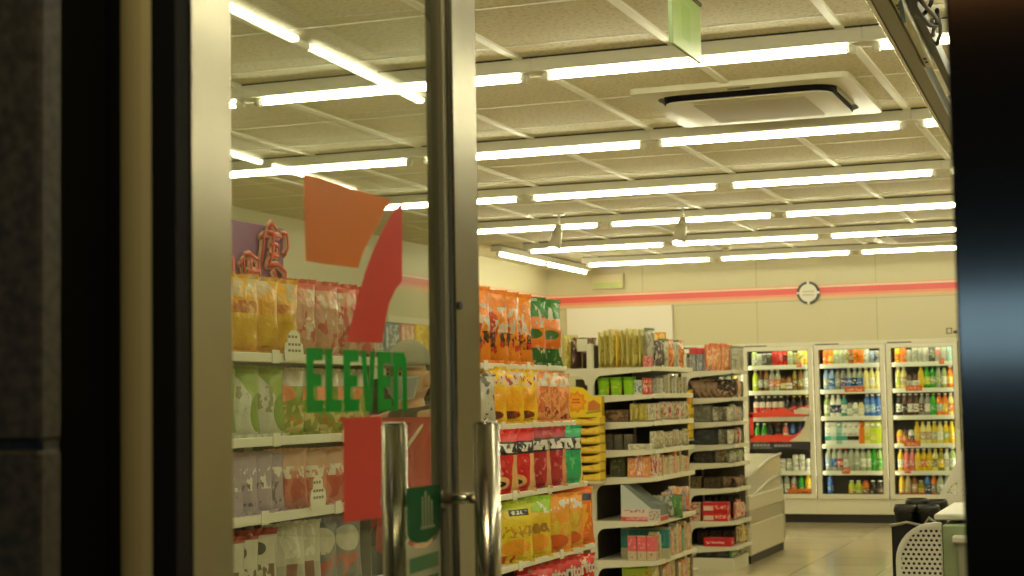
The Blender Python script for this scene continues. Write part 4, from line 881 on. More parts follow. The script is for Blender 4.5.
def stand(xc, y, z0, n, zs, pre, where):
    t = thing('display_stand', f'narrow display stand holding yellow candy trays, {where}', 'stand', (xc, y, 0))
    finish(B(-.12, .12, -.06, .06, 0, .02, bev=.003), 'base', CREAM, t); finish(B(-.11, .11, .052, .06, z0 - .01, zs), 'back_board', bx('standback', (190, 160, 60), (160, 120, 40)), t); finish(B(-.115, -.045, .01, .052, .02, z0 - .012), 'post', CREAM, t); finish(B(-.115, .115, -.058, .052, z0 - .012, z0), 'ledge', CREAM, t)
    for k in range(n):
        o = put('candy_tray', 'candy_tray', traybox_bm, YBX, (xc + random.uniform(-.004, .004), y - .002, z0 + k * .0575))
        c = put('candy_filling', 'candy_fill', lambda: B(-.108, .108, -.05, .048, .004, .034, bev=.008), pmat('candy_fill', (150, 110, 40), [('scrib', 0, 1, 0, 1, (206, 60, 40), 9, .5)], .4), parent=o)
        tag(o, f'{ORD[k]} yellow candy tray from the bottom, {where}', 'tray', f'yellow candy trays, {where}')
    s = thing('display_sign', f'yellow sign with orange flower emblem, {where}', 'sign', (xc, y - .045, z0 + n * .0575))
    pts = [(-.115, -.008), (.125, -.008), (.125, .12), (.055, .125), (.03, .155), (.005, .175), (-.05, .185), (-.09, .165), (-.112, .12)]
    bm = bmesh.new(); prism(bm, pts, lambda a, b, d: (a, d, b), 0, .004); finish(bm, 'board', mat('sign_yellow', (242, 206, 30), .45), s)
    fl = [((.062 + .008 * math.cos(9 * a)) * math.cos(a) - .04, (.062 + .008 * math.cos(9 * a)) * math.sin(a) + .088) for a in [i * 2 * PI / 72 for i in range(72)]]
    bm = bmesh.new(); prism(bm, fl, lambda a, b, d: (a, d, b), -.003, 0); e = finish(bm, 'flower', mat('flower_orange', (238, 150, 24), .45), s)
    fl2 = [((a + .04) * .66 - .04, (b - .088) * .66 + .088) for a, b in fl]
    bm = bmesh.new(); prism(bm, fl2, lambda a, b, d: (a, d, b), -.005, -.003); finish(bm, 'flower_centre', pmat('flower_centre', (246, 176, 30), [], .45), e)
    bm = bmesh.new()
    for i, (wd, zz) in enumerate(((.05, .098), (.06, .08))): box(bm, -.04 - wd / 2, -.04 + wd / 2, -.0062, -.005, zz, zz + .011)
    finish(bm, 'emblem_text', mat('emblem_red', (220, 84, 20), .5), e)
    bm = bmesh.new(); prism(bm, [(.035, .03), (.115, .035), (.118, .07), (.075, .10), (.04, .085)], lambda a, b, d: (a, d, b), -.003, 0); finish(bm, 'candy_picture', mat('picture_brown', (206, 120, 50), .5), s)
    bm = bmesh.new(); prism(bm, [(.02, .012), (.12, .025), (.12, .035), (.03, .025)], lambda a, b, d: (a, d, b), -.003, 0); finish(bm, 'green_ribbon', mat('ribbon_green', (140, 160, 40), .5), s)
stand(-3.245, 9.82, .775, 7, 1.30, '', 'at the near end of the mid gondola')
stand(-3.235, 11.97, .975, 4, 1.34, '', 'at the end of the gondola by the coolers')

# ------------------------------------------------------------------ goods on the gondola by the coolers
def xb(px): return -3.172 + (px - 690) * .0076
gn = 'gondola by the coolers'
for j in range(3):
    o = carton('gift_case', f'{ORD[j]} grey pack with a red top, on top of the {gn}', 'pack', .048, .08, .13, bx('greycase', (128, 132, 134), (180, 184, 180), 4), (xb(694) + .052 * j, 12.16, 1.478), 0, 'red topped packs', fm=mat('pack_redtop', (206, 60, 62), .5))
    put('red_top', 'red_top', lambda: B(-.026, .026, -.042, .042, .13, .175, bev=.005), mat('pack_redtop', (206, 60, 62), .5), parent=o)
ORP = pmat('pack_orangepink', (228, 150, 100), [('scrib', 0, 1, 0, 1, (240, 206, 170), 5, .54), ('band', .85, 1.1, (232, 130, 84)), ('rect', 0, .09, 0, 1, (176, 108, 70)), ('rect', .9, 1, 0, 1, (244, 214, 180))], .35, crinkle=.5)
for j in range(5): bag('dried_food_pack', f'{ORD[j]} orange pink tall pack, on top of the {gn}', 'pack', .13, .20 + .01 * (j % 2), .04, ORP, (xb(710) + .026 * j, 12.15 + .05 * j, 1.478), PI / 2 - .3, 'orange pink packs', seed=j)
for j in range(5): bag('dried_food_pack', f'{ORD[j]} pale pack in the far row, on top of the {gn}', 'pack', .12, .19, .04, GP_, (AXf - .05, 12.36 + .045 * j, 1.478), PI / 2 - .3, 'pale packs in the far row', seed=j % 3)
carton('small_box', f'small cream box at the inner end of the top shelf, {gn}', 'box', .09, .06, .1, BC, (xb(682), 12.18, 1.478)); 
BKB = pmat('bag_darkbrown', (60, 44, 34), [('tri', .9, -1.2, (150, 120, 92)), ('scrib', 0, 1, 0, 1, (120, 96, 76), 5, .58)], .4, crinkle=.5)
for j in range(7): bag('snack_bag', f'{ORD[j]} dark brown bag on the second shelf, {gn}', 'bag', .12, .14 - .01 * (j % 2), .06, BKB if j < 4 else pmat('bag_tan', (140, 104, 76), [('tri', .8, -.8, (64, 48, 38)), ('scrib', 0, 1, 0, 1, (190, 160, 130), 5, .58)], .4, crinkle=.5), (xb(696) + .038 * j, 12.14 + .02 * j, 1.275), .35, 'dark bags on the second shelf', seed=j % 4)
def fillb(zz, pal, hr, word, shelf, y0=12.13, w=.06, d=.05, kind='bag', step=.075, name='small_pack', cat='pack'):
    step = .062
    fill(0, zz, y0, 12.52, step, pal, hr, cat, word, shelf, name, gname=gn, w=w, d=d, kind=kind)
fillb(1.275, [BKB, BO, BW], (.12, .15), 'dark and pale pack', 'second', 12.3)
carton('storage_box', f'grey box at the near end of the third shelf, {gn}', 'box', .18, .1, .125, bx('slate', (112, 110, 98), (140, 138, 124), 3), (xb(700), 12.15, 1.095)); carton('small_box', f'white box at the inner end of the third shelf, {gn}', 'box', .1, .08, .08, BW, (xb(681), 12.18, 1.095))
fillb(1.095, [BW, BGy, BW, BR_], (.11, .14), 'white card pack', 'third')
carton('storage_box', f'dark navy box at the near end of the fourth shelf, {gn}', 'box', .2, .1, .12, bx('navybox', (46, 52, 56), (70, 78, 82), 3), (xb(703), 12.15, .925), fm=mat('box_black', (26, 26, 26), .5))
fillb(.925, [BW, BKB, BGy, bx('redend', (196, 60, 66), (226, 170, 170))], (.1, .135), 'white and black pack', 'fourth')
carton('storage_box', f'black plastic box at the near end of the fifth shelf, {gn}', 'box', .16, .12, .085, bx('blackbox', (38, 34, 28), (80, 70, 54), 6), (xb(703), 12.16, .79))
fillb(.79, [BGy, BW, bx('leafy', (120, 140, 90), (200, 200, 170))], (.08, .11), 'clear wrapped pack', 'fifth')
for j in range(2): carton('storage_basket', f'{("striped beige", "dark brown")[j]} basket on the sixth shelf, {gn}', 'basket', .13, .1, .09 - .01 * j, (bx('basketbeige', (120, 100, 70), (60, 48, 34), 9), bx('basketbrown', (84, 66, 44), (44, 34, 26), 6))[j], (xb(691) + .15 * j, 12.16, .60), fm=mat('box_black', (26, 26, 26), .5))
fillb(.60, [BKB, BB], (.06, .09), 'dark small pack', 'sixth', 12.25)
for zz, sn, pal in ((1.095, 'third', (BW, BGy, BW, BR_)), (.925, 'fourth', (BB, BW, BGy, BW)), (.79, 'fifth', (BGy, BC, BW, BGy)), (.60, 'sixth', (BB, BKB, BB, BB))):
    for j in range(4): bag('small_pack', f'{ORD[j]} small pack in the inner rank of the {sn} shelf, {gn}', 'pack', .09, .12 if zz > .7 else .09, .035, pal[j], (xb(711) + .036 * j, 12.17 + .03 * j, zz), .5, f'inner rank packs on the {sn} shelf', seed=j, seals=False)
# cutlery packs and red boxes
for j in range(5): bag('cutlery_pack', f'{ORD[j]} black cutlery pack behind the red boxes, {gn}', 'pack', .05, .19, .03, pmat('pack_black', (34, 28, 24), [('scrib', 0, 1, 0, .5, (190, 110, 90), 5, .5)], .4), (xb(702) + .05 * j, 12.24 + .02 * j, .36), .3, 'black cutlery packs', seed=j % 3, seals=False)
RBX = pmat('box_redlabel', (206, 34, 42), [('rect', .04, .44, .12, .62, (226, 206, 190)), ('scrib', .5, .94, .3, .7, (240, 190, 180), 8, .5)], .4)
for j in range(2): carton('sauce_box', f'{("lower", "upper")[j]} red box with a white label in the stacked pair, {gn}', 'box', .19, .1, .068, RBX, (xb(714), 12.13, .36 + .0715 * j), 0, 'stacked red boxes')
for j in range(2): carton('sauce_box', f'{("lower", "upper")[j]} pale box with red print beside the red boxes, {gn}', 'box', .14, .1, .066, bx('paleredprint', (210, 190, 160), (180, 50, 50)), (xb(690), 12.13, .36 + .0695 * j), 0, 'stacked pale boxes')
fillb(.36, [BP, ORP, BR_], (.12, .17), 'pinkish pack', 'seventh', 12.26)
carton('sauce_box', f'single red box with white lettering on the eighth shelf, {gn}', 'box', .21, .1, .062, pmat('box_redtext', (204, 36, 44), [('scrib', .1, .75, .3, .6, (244, 214, 206), 12, .5)], .4), (xb(716), 12.12, .175))
for j in range(3): carton('storage_box', f'{ORD[j]} dark brown tub behind the single red box, {gn}', 'tub', .09, .09, .11, bx('tub', (44, 34, 26), (90, 64, 50), 5), (xb(696) + .1 * j, 12.27, .175), 0, 'dark tubs')
fillb(.175, [BC, BO, YP], (.11, .15), 'yellowish pack', 'eighth', 12.3)
carton('storage_box', f'glossy black box on the base of the {gn}', 'box', .27, .1, .075, bx('blackgloss', (26, 24, 22), (70, 66, 60), 4), (xb(712), 12.13, .09)); 
fillb(.09, [bx('greenend', (70, 130, 90), (200, 200, 150)), bx('blueend', (80, 120, 160), (210, 200, 170)), BC], (.06, .078), 'green and blue packet', 'base', 12.1)

# ------------------------------------------------------------------ white chest with sloped covers
t = thing('chest_freezer', 'white chest freezer with sloping clear covers at the end of the shelving', 'freezer', (-3.12, 13.42, 0))
FW = mat('freezer_white', (222, 216, 190), .3)
finish(B(-.29, .28, -.84, .41, 0, .06), 'plinth', BLACK, t)
finish(B(-.3, .29, -.86, .42, .06, .30, bev=.01), 'body', FW, t); finish(B(-.3, .282, -.86, .42, .30, .40), 'bumper_band', mat('freezer_band', (190, 182, 156), .4), t)
finish(B(-.3, .29, -.86, .42, .40, .52, bev=.01), 'rim', FW, t)
finish(B(.262, .296, .385, .425, .10, .42, bev=.008), 'corner_post', mat('freezer_post', (180, 174, 150), .3), t)
bm = bmesh.new(); prism(bm, [(-.85, .52), (.41, .52), (.41, .80), (.30, .80), (-.85, .66)], lambda a, b, d: (d, a, b), -.29, .268)
c = finish(bm, 'cover', mat('freezer_cover', (218, 214, 192), .15, spec=.7), t)
for za, zb in ((.69, .80), (.52, .64)):
    bm = bmesh.new(); path(bm, [(.274, -.85, za - .03), (.274, -.12, za + .075), (.274, .41, zb)], .010); finish(bm, 'cover_edge', WHITE, c)

# ------------------------------------------------------------------ things by the counter on the right
m = bpy.data.materials.new('perforated_white'); m.use_nodes = True; nt = m.node_tree; b = nt.nodes['Principled BSDF']
b.inputs['Base Color'].default_value = lin((238, 234, 220)); b.inputs['Roughness'].default_value = .45
tc = nt.nodes.new('ShaderNodeTexCoord'); sp = nt.nodes.new('ShaderNodeSeparateXYZ'); nt.links.new(tc.outputs['Object'], sp.inputs[0])
pz = .0128
row_ = mth(nt, 'FLOOR', mth(nt, 'DIVIDE', sp.outputs[2], pz)); sh_ = mth(nt, 'MULTIPLY', mth(nt, 'MODULO', mth(nt, 'ABSOLUTE', row_), 2.), .5)
fu = mth(nt, 'SUBTRACT', mth(nt, 'FRACT', mth(nt, 'ADD', mth(nt, 'DIVIDE', mth(nt, 'ADD', sp.outputs[0], 5.), pz * 1.1), sh_)), .5); fv = mth(nt, 'SUBTRACT', mth(nt, 'FRACT', mth(nt, 'DIVIDE', sp.outputs[2], pz)), .5)
hole = mth(nt, 'LESS_THAN', mth(nt, 'ADD', mth(nt, 'MULTIPLY', fu, fu), mth(nt, 'MULTIPLY', fv, fv)), .085)
nt.links.new(mth(nt, 'SUBTRACT', 1., hole), b.inputs['Alpha']); PERF = m
def perf_panel(parent, pts, inset_pts, y0, y1):
    bm = bmesh.new(); prism(bm, inset_pts, lambda a, c, d: (a, d, c), y0 + .004, y0 + .006); finish(bm, 'perforated_sheet', PERF, parent)
    n = len(pts); bm = bmesh.new()
    V = [[bm.verts.new((a, y, c)) for a, c in P] for P, y in ((pts, y0), (pts, y1), (inset_pts, y1), (inset_pts, y0))]
    for q in range(4):
        for i in range(n): bm.faces.new((V[q][i], V[q][(i + 1) % n], V[(q + 1) % 4][(i + 1) % n], V[(q + 1) % 4][i]))
    bmesh.ops.recalc_face_normals(bm, faces=bm.faces[:]); finish(bm, 'rim', mat('rack_rim', (240, 238, 226), .4), parent)
def arc(cx, cz, r, a0, a1, n=8): return [(cx + r * math.cos(math.radians(a0 + (a1 - a0) * i / n)), cz + r * math.sin(math.radians(a0 + (a1 - a0) * i / n))) for i in range(n + 1)]
t = thing('counter_rack', 'white counter rack with perforated end panel and pale green body, nearest the door', 'rack', (-.6, 4.7, 0), 0, 'perforated counter racks')
pts = [(.075, 0.02), (.075, .925)] + arc(.075 - .02, .925 - .105, .105, 90, 180) + [(-.05, .5), (-.055, .02)]
ins = [(.074, 0.03), (.074, .912)] + arc(.075 - .02, .925 - .105, .092, 90, 180) + [(-.037, .5), (-.042, .03)]
perf_panel(t, pts, ins, -.02, .0)
RG = mat('rack_green', (150, 164, 126), .5)
finish(B(.076, .36, -.012, .5, 0, .918, bev=.003), 'body', RG, t)
finish(B(.05, .36, .04, .55, .928, .945, bev=.004), 'top_slab', mat('rack_white', (224, 220, 204), .4), t)
finish(B(.118, .36, -.03, -.012, .02, .872, bev=.003), 'front_panel', bx('rackfront', (158, 158, 138), (140, 138, 120), 3), t); finish(B(.105, .36, -.045, -.008, .872, .892, bev=.004), 'ledge', mat('rack_white', (224, 220, 204), .4), t)
t = thing('counter_rack', 'white counter rack with a curved perforated end panel, behind the black cups', 'rack', (-.7, 7.4, 0), 0, 'perforated counter racks')
pts = [(.24, .02), (.24, 1.30), (.06, 1.22), (.0, 1.09), (-.05, .99), (-.10, .90), (-.135, .83), (-.145, .77), (-.15, .02)]
ins = [(.23, .03), (.23, .955), (.06, .955), (.02, .945), (-.02, .93), (-.08, .88), (-.118, .82), (-.128, .77), (-.133, .03)]
perf_panel(t, pts, ins, -.02, .0)
finish(B(-.14, .24, .02, .5, 0, .76, bev=.004), 'body', mat('rack_white', (224, 220, 204), .4), t); finish(B(-.02, .24, .02, .5, .762, .94, bev=.004), 'dark_backing', mat('rack_backing_dark', (88, 84, 70), .5), t); finish(B(-.05, .24, -.06, -.021, .775, .80, bev=.004), 'ledge', mat('rack_white', (224, 220, 204), .4), t)  # dark box added behind the sheet so its holes look dark
# black bin with lidded cups
t = thing('cup_bin', 'black bin holding black lidded cups beside the perforated rack', 'bin', (-.785, 6.28, 0))
bm = bmesh.new()
for a in ((-.085, -.08, -.1, .12), (.08, .085, -.1, .12), (-.085, .085, -.1, -.095), (-.085, .085, .115, .12)): box(bm, a[0], a[1], a[2], a[3], .02, .80)
finish(bm, 'body', BLACK, t); finish(B(-.088, .088, -.103, .123, 0, .02), 'base', BLACK, t)
finish(B(-.084, .084, -.094, .114, .70, .715), 'inner_floor', BLACK, t)
bm = bmesh.new(); path(bm, [(-.088, -.104, .80), (-.03, -.1, .812), (.03, -.098, .80), (.05, -.1, .83), (.088, -.1, .802)], .006); finish(bm, 'wrap_edge', mat('clear_wrap', (150, 146, 126), .2, spec=.8), t)
for j, (x, y, z, w) in enumerate(((-.04, -.045, .715, 'front left'), (.043, -.05, .715, 'front right'), (-.012, .065, .732, 'back left'), (.06, .06, .728, 'back right'))):
    o = put('takeaway_cup', 'takeaway_cup', lambda: lathe([(.033, 0), (.041, .13), (.041, .134)], 20), mat('cup_black', (24, 22, 21), .4), (-.785 + x, 6.28 + y, z))
    put('lid', 'takeaway_lid', lambda: lathe([(.043, .13), (.044, .137), (.041, .15), (.038, .158), (.036, .154)], 20), mat('lid_black', (36, 33, 31), .3), parent=o)
    tag(o, f'black lidded cup at the {w} of the black bin', 'cup', 'black lidded cups')
t = thing('service_counter', 'service counter behind the dark jamb', 'counter', (.75, 6.2, 0))
finish(B(-.35, .35, -1.6, 1.9, .0, .88, bev=.004), 'body', CREAM, t); finish(B(-.38, .38, -1.62, 1.92, .88, .92, bev=.006), 'top', mat('counter_top', (150, 140, 120), .3), t)

# ------------------------------------------------------------------ wall shelving seen through the gap
t = thing('grocery_shelving', 'cream wall shelving against the left wall, seen above the masked clerk', 'shelving', (-5.93, 12.6, 0))
finish(B(0, .02, -1.4, 1.4, 0, 2.02), 'back_panel', CREAM, t)
for y in (-1.4, 0, 1.37): finish(B(0, .05, y, y + .03, 0, 2.02), 'upright', CREAM, t)
for z in (.5, .9, 1.3, 1.68): finish(B(.02, .42, -1.4, 1.4, z - .02, z), 'shelf', CREAM, t)
k = 0
for z, zn in ((1.68, 'top'), (1.3, 'second'), (.9, 'third')):
    for j in range(9):
        y = 11.36 + j * .3
        m_ = (bx('wallyellow', (236, 204, 60), (206, 170, 40), 4), bx('wallgrey', (150, 148, 140), (206, 170, 150)), bx('wallblue', (100, 116, 130), (196, 196, 186)), bx('wallpink', (206, 140, 120), (226, 200, 180)))[(j + k) % 4]
        carton('grocery_box', f'{("yellow", "grey", "blue grey", "pinkish")[(j + k) % 4]} grocery box, {ORD[j]} on the {zn} shelf of the wall shelving', 'box', .22, .27, .24, m_, (-5.66, y, z), PI / 2 * 0, 'boxes on the wall shelving')
    k += 1

# ------------------------------------------------------------------ solid clerk behind the door glass, standing in for a reflection
def skin_mesh(nodes, edges, levels=1):
    """nodes: name -> (x, y, z, radius)"""
    me = bpy.data.meshes.new('s'); names = list(nodes); ix = {n: i for i, n in enumerate(names)}
    me.from_pydata([nodes[n][:3] for n in names], [(ix[a], ix[c]) for a, c in edges], [])
    o = bpy.data.objects.new('s', me); COL.objects.link(o)
    md = o.modifiers.new('k', 'SKIN'); md.use_smooth_shade = True
    for i, n in enumerate(names):
        r = nodes[n][3]; me.skin_vertices[0].data[i].radius = (r, r) if not isinstance(r, tuple) else r
        me.skin_vertices[0].data[i].use_root = (i == 0)
    sb = o.modifiers.new('u', 'SUBSURF'); sb.levels = sb.render_levels = levels
    bpy.context.view_layer.update()
    out = bpy.data.meshes.new_from_object(o.evaluated_get(bpy.context.evaluated_depsgraph_get()))
    bpy.data.objects.remove(o); bpy.data.meshes.remove(me)
    return out
nodes = {'pelvis': (0, 0, .80, (.13, .10)), 'waist': (0, 0, .94, (.115, .085)), 'chest': (0, .005, 1.10, (.135, .09)), 'upper': (0, .005, 1.20, (.11, .07)), 'neck': (0, .0, 1.26, .048), 'head': (0, -.005, 1.31, .05)}
edges_ = [('pelvis', 'waist'), ('waist', 'chest'), ('chest', 'upper'), ('upper', 'neck'), ('neck', 'head')]
for s, q in ((1, 'l'), (-1, 'r')):
    nodes.update({q + 'sh': (s * .155, .01, 1.20, .052), q + 'el': (s * .205, .04, .93, .040), q + 'wr': (s * .17, -.13, .82, .025), q + 'pa': (s * .165, -.185, .80, (.034, .018)),
                  q + 'hip': (s * .085, 0, .72, .085), q + 'kn': (s * .09, -.015, .42, .056), q + 'an': (s * .09, .02, .08, .038), q + 'to': (s * .095, -.12, .03, .032)})
    edges_ += [('upper', q + 'sh'), (q + 'sh', q + 'el'), (q + 'el', q + 'wr'), (q + 'wr', q + 'pa'), ('pelvis', q + 'hip'), (q + 'hip', q + 'kn'), (q + 'kn', q + 'an'), (q + 'an', q + 'to')]
    for k in range(4):
        dx = (k - 1.5) * .017; L = (.052, .066, .070, .060)[k]
        nodes[q + f'f{k}a'] = (s * .165 + dx, -.222, .794, .0095); nodes[q + f'f{k}b'] = (s * .165 + dx * 1.1, -.222 - L * .6, .782, .0085); nodes[q + f'f{k}c'] = (s * .165 + dx * 1.1, -.222 - L, .760, .0075)
        edges_ += [(q + 'pa', q + f'f{k}a'), (q + f'f{k}a', q + f'f{k}b'), (q + f'f{k}b', q + f'f{k}c')]
    nodes[q + 'ta'] = (s * .165 - s * .036, -.185, .79, .0105); nodes[q + 'tb'] = (s * .165 - s * .05, -.215, .778, .009); edges_ += [(q + 'pa', q + 'ta'), (q + 'ta', q + 'tb')]
body = skin_mesh(nodes, edges_, 2)
bm = bmesh.new(); bm.from_mesh(body)
HC = Vector((0, -.014, 1.372))
def head_pt(d, k=1.):
    """surface of the head in direction d (unit)"""
    p = Vector((d.x * .071, d.y * .090, d.z * .108))
    if d.z < 0: p.x *= 1 + .26 * d.z; p.y *= 1 + (.12 * d.z if d.y > 0 else .02 * d.z)
    f = max(0, -d.y)
    p.y -= .020 * math.exp(-((d.x / .14) ** 2) - ((d.z + .18) / .16) ** 2) * f
    p.y += .008 * (math.exp(-((abs(d.x) - .38) / .16) ** 2 - ((d.z - .05) / .12) ** 2)) * f
    p.y -= .006 * math.exp(-((d.x / .3) ** 2) - ((d.z + .55) / .08) ** 2) * f
    return HC + p * k
r = bmesh.ops.create_uvsphere(bm, u_segments=40, v_segments=28, radius=1.)
for v in r['verts']: v.co = head_pt(v.co.normalized())
for s in (1, -1):
    r = bmesh.ops.create_uvsphere(bm, u_segments=14, v_segments=10, radius=1.)
    for v in r['verts']: v.co = HC + Vector((s * .071 + v.co.x * .010, .012 + v.co.y * .019, -.012 + v.co.z * .031))
bm.to_mesh(body); bm.free()
tmp = bpy.data.objects.new('s', body); COL.objects.link(tmp)
rm = tmp.modifiers.new('r', 'REMESH'); rm.mode = 'VOXEL'; rm.voxel_size = .0065; rm.use_smooth_shade = True
sm = tmp.modifiers.new('m', 'SMOOTH'); sm.iterations = 2; sm.factor = .4
bpy.context.view_layer.update()
bme = bpy.data.meshes.new_from_object(tmp.evaluated_get(bpy.context.evaluated_depsgraph_get())); bpy.data.objects.remove(tmp)
SKIN = mat('skin', (206, 158, 118), .5, bump=.1)
bme.materials.clear(); bme.materials.append(SKIN)
for p in bme.polygons: p.use_smooth = True
per = bpy.data.objects.new('person', bme); COL.objects.link(per)
per.location = (-2.305, 5.115, 0); per.rotation_euler = (0, 0, math.radians(-14))
tag(per, 'shop clerk in grey cap, pale face mask and red uniform, seen through the door glass', 'person')
def cloth(name, sub, rs, es, m, lv=2, parent=per):
    nd = {n: nodes[n][:3] + ((rs[n] if n in rs else 0),) for n in sub}
    me = skin_mesh(nd, es, lv); me.materials.clear(); me.materials.append(m)
    for p in me.polygons: p.use_smooth = True
    o = bpy.data.objects.new(name, me); COL.objects.link(o); o.parent = parent; return o
nodes.update({'hem': (0, 0, .74, 0), 'lcuff': (.174, -.10, .835, 0), 'rcuff': (-.174, -.10, .835, 0), 'ltc': (.09, .02, .06, 0), 'rtc': (-.09, .02, .06, 0)})
UR = mat('uniform_red', (206, 74, 62), .7, bump=.3)
cloth('uniform_jacket', ['chest', 'waist', 'pelvis', 'hem', 'upper', 'lsh', 'lel', 'lcuff', 'rsh', 'rel', 'rcuff'], {'chest': (.155, .108), 'waist': (.14, .105), 'pelvis': (.155, .118), 'hem': (.155, .12), 'upper': (.125, .085), 'lsh': .066, 'rsh': .066, 'lel': .054, 'rel': .054, 'lcuff': .042, 'rcuff': .042},
      [('chest', 'waist'), ('waist', 'pelvis'), ('pelvis', 'hem'), ('chest', 'upper'), ('upper', 'lsh'), ('lsh', 'lel'), ('lel', 'lcuff'), ('upper', 'rsh'), ('rsh', 'rel'), ('rel', 'rcuff')], UR)
cloth('trousers', ['pelvis', 'lhip', 'lkn', 'ltc', 'rhip', 'rkn', 'rtc'], {'pelvis': (.14, .108), 'lhip': .098, 'rhip': .098, 'lkn': .072, 'rkn': .072, 'ltc': .056, 'rtc': .056}, [('pelvis', 'lhip'), ('lhip', 'lkn'), ('lkn', 'ltc'), ('pelvis', 'rhip'), ('rhip', 'rkn'), ('rkn', 'rtc')], mat('trousers_dark', (40, 38, 40), .8))
for s in (1, -1):
    bm = bmesh.new(); r = bmesh.ops.create_uvsphere(bm, u_segments=20, v_segments=12, radius=1.)
    for v in r['verts']: v.co = Vector((s * .093 + v.co.x * .047, -.045 + v.co.y * .125, max(.004, .035 + v.co.z * (.05 if v.co.y > -.2 else .034))))
    finish(bm, 'shoe', mat('shoe_black', (24, 22, 22), .5), per, smooth=True)
# collar, piping, mask, cap, hair, eyes
bm = bmesh.new()
for k, (r0, r1, z0, z1) in enumerate(((.11, .072, 1.205, 1.272),)):
    n = 28; ra = [bm.verts.new((r0 * math.cos(2 * PI * i / n), .0 + r0 * .82 * math.sin(2 * PI * i / n), z0 + .0)) for i in range(n)]
    rb = [bm.verts.new((r1 * math.cos(2 * PI * i / n), .0 + r1 * .9 * math.sin(2 * PI * i / n), z1 + .012 * math.sin(2 * PI * i / n))) for i in range(n)]
    for i in range(n): bm.faces.new((ra[i], ra[(i + 1) % n], rb[(i + 1) % n], rb[i]))
bmesh.ops.solidify(bm, geom=bm.faces[:], thickness=-.006)
finish(bm, 'collar', mat('collar_greygreen', (140, 146, 130), .7), per, smooth=True)
bm = bmesh.new()
for s in (1, -1): path(bm, [(s * .078, .03, 1.275), (s * .10, -.06, 1.215), (s * .055, -.118, 1.12), (s * .03, -.122, .95)], .006)
finish(bm, 'collar_piping', mat('piping_pale', (220, 206, 170), .6), per)
bm = bmesh.new(); G = []
for j in range(9):
    row2 = []
    for i in range(17):
        a = -1.25 + 2.5 * i / 16; zz = -.05 - .93 * j / 8 * (1 - .12 * abs(a))
        d = Vector((math.sin(a) * math.cos(zz * .9), -math.cos(a) * math.cos(zz * .9), math.sin(zz * .9))).normalized()
        p = head_pt(d, 1.06); p.y -= .010 * math.cos(a) * (1 - .5 * j / 8); p.x *= 1 - .10 * (j / 8) ** 2; row2.append(bm.verts.new(p))
    G.append(row2)
for j in range(8):
    for i in range(16): bm.faces.new((G[j][i], G[j][i + 1], G[j + 1][i + 1], G[j + 1][i]))
bmesh.ops.solidify(bm, geom=bm.faces[:], thickness=.002); bmesh.ops.recalc_face_normals(bm, faces=bm.faces[:])
mk = finish(bm, 'face_mask', mat('mask_pale', (222, 230, 224), .7), per, smooth=True)
bm = bmesh.new()
for s in (1, -1): path(bm, [HC + Vector((s * .066, -.035, -.02)), HC + Vector((s * .079, .0, .012)), HC + Vector((s * .082, .026, .0)), HC + Vector((s * .078, .018, -.04)), HC + Vector((s * .062, -.04, -.062))], .0016)
finish(bm, 'ear_loop', CARD, mk)
bm = bmesh.new(); r = bmesh.ops.create_uvsphere(bm, u_segments=36, v_segments=24, radius=1.)
for v in r['verts']:
    d = v.co.normalized(); v.co = HC + Vector((d.x * .080, d.y * .101 + .003, d.z * .118 + .004))
bmesh.ops.delete(bm, geom=[v for v in bm.verts if v.co.z < HC.z + .030 + (.0 if v.co.y < 0 else -.03)], context='VERTS')
bmesh.ops.solidify(bm, geom=bm.faces[:], thickness=.003); bmesh.ops.recalc_face_normals(bm, faces=bm.faces[:])
cp = finish(bm, 'cap', mat('cap_grey', (148, 144, 124), .8, bump=.4, bscale=90), per, smooth=True)
bm = bmesh.new(); prism(bm, [(.078 * math.cos(a), -.02 - .15 * abs(math.sin(a)) ** .8) for a in [PI * i / 14 for i in range(15)]], lambda a, b, d: (a, b + HC.y, HC.z + .036 + d - .10 * max(0, -b - .1) ** 1.2 - 2. * a * a), 0, .004); finish(bm, 'cap_brim', mat('cap_grey', (148, 144, 124)), cp, smooth=False)
bm = bmesh.new(); r = bmesh.ops.create_uvsphere(bm, u_segments=36, v_segments=24, radius=1.)
for v in r['verts']:
    d = v.co.normalized(); v.co = HC + Vector((d.x * .076, d.y * .097 + .004, d.z * .114))
bmesh.ops.delete(bm, geom=[v for v in bm.verts if v.co.z < HC.z - .075 or v.co.y < HC.y - .01 and v.co.z < HC.z + .035 or (v.co.y < HC.y + .035 and v.co.z < HC.z + .0)], context='VERTS')
bmesh.ops.solidify(bm, geom=bm.faces[:], thickness=.004); finish(bm, 'hair', mat('hair_dark', (58, 50, 42), .6), per, smooth=True)
for s in (1, -1):
    p = head_pt(Vector((s * .38, -.92, .04)).normalized(), .985)
    bm = bmesh.new(); r = bmesh.ops.create_uvsphere(bm, u_segments=14, v_segments=10, radius=1.)
    for v in r['verts']: v.co = p + Vector((v.co.x * .013, v.co.y * .007, v.co.z * .006))
    e = finish(bm, 'eye', mat('eye_white', (226, 220, 206), .3), per, smooth=True)
    finish(tube(bmesh.new(), p + Vector((0, -.006, 0)), p + Vector((0, -.0078, 0)), .0055, 14), 'iris', BLACK, e)
    bm = bmesh.new(); path(bm, [p + Vector((s * -.012, -.004, .014)), p + Vector((0, -.006, .018)), p + Vector((s * .014, .002, .015))], .0022); finish(bm, 'eyebrow', mat('hair_dark', (58, 50, 42)), per)

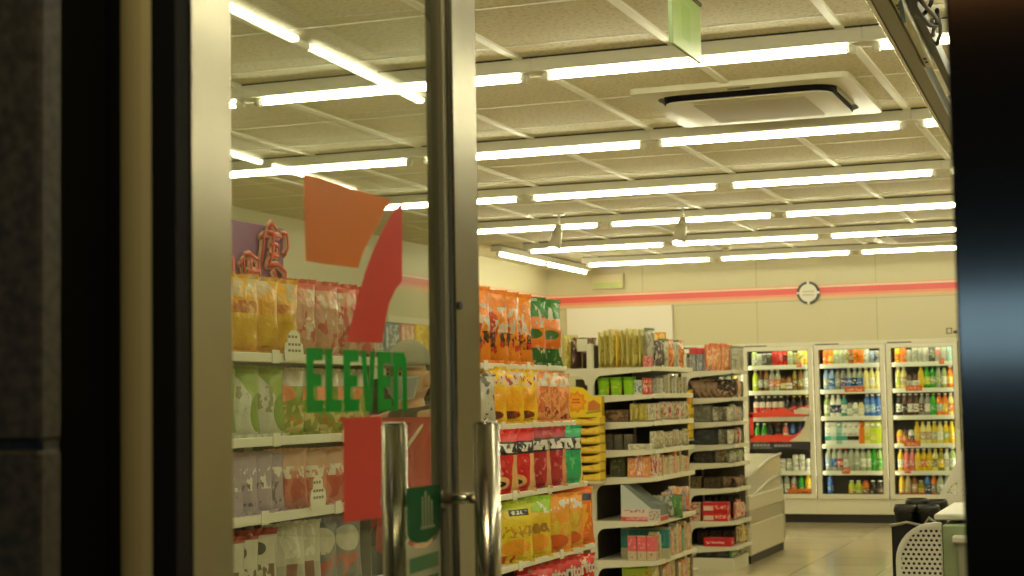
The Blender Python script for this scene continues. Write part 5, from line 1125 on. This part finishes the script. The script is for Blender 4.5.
# ------------------------------------------------------------------ street light outside, added jamb lamp and camera
def area(name, loc, rot, sx, sy, e, col):
    l = bpy.data.lights.new(name, 'AREA'); l.shape = 'RECTANGLE'; l.size = sx; l.size_y = sy; l.energy = e; l.color = col
    o = bpy.data.objects.new(name, l); COL.objects.link(o); o.location = loc; o.rotation_euler = rot; return o
area('shop_window_across_street', (-1.0, -6.0, 1.62), (PI / 2, 0, 0), 7., .34, 30, (.55, .85, 1.))
area('street_lamp', (-.55, -5.0, 3.25), (PI / 2, 0, 0), 1.6, .22, 2.4, (1., .42, .12))
cl = area('jamb_fill_light', (-.3, .15, 3.0), (0, 0, 0), .5, .25, 16, (1., .82, .42))  # added lamp, placed to brighten the steel jamb
cl.rotation_euler = (Vector((-.92, 1.38, 1.5)) - Vector(cl.location)).to_track_quat('-Z', 'Y').to_euler()
w = bpy.data.worlds.new('night'); SC.world = w; w.use_nodes = True
w.node_tree.nodes['Background'].inputs[0].default_value = (.9, .75, .5, 1); w.node_tree.nodes['Background'].inputs[1].default_value = .012
cam = bpy.data.cameras.new('camera'); co = bpy.data.objects.new('camera', cam); COL.objects.link(co); SC.camera = co
yaw, pitch, roll = math.radians(20.73), math.radians(3.91), math.radians(-1.0)
fw = Vector((-math.sin(yaw) * math.cos(pitch), math.cos(yaw) * math.cos(pitch), math.sin(pitch))); rt = Vector((math.cos(yaw), math.sin(yaw), 0)); up = rt.cross(fw)
r2 = rt * math.cos(roll) + up * math.sin(roll); u2 = -rt * math.sin(roll) + up * math.cos(roll)
M = Matrix((r2, u2, -fw)).transposed().to_4x4(); M.translation = (0, 0, 1.28); co.matrix_world = M
cam.sensor_width = 36; cam.lens = 1650 / 1024 * 36; cam.clip_start = .05
cam.dof.use_dof = True; cam.dof.focus_distance = 4.6; cam.dof.aperture_fstop = 9
vs = SC.view_settings; vs.view_transform = 'Standard'; vs.look = 'None'; vs.exposure = 0; vs.gamma = 1; vs.use_curve_mapping = False
SC.cycles.use_denoising = True
SC.cycles.max_bounces = 10; SC.cycles.transparent_max_bounces = 16; SC.cycles.caustics_reflective = False; SC.cycles.caustics_refractive = False
SC.cycles.sample_clamp_indirect = 6
dup = [k for k, n in USED.items() if n > 1]
if dup: print('DUPLICATE LABELS', dup[:20])
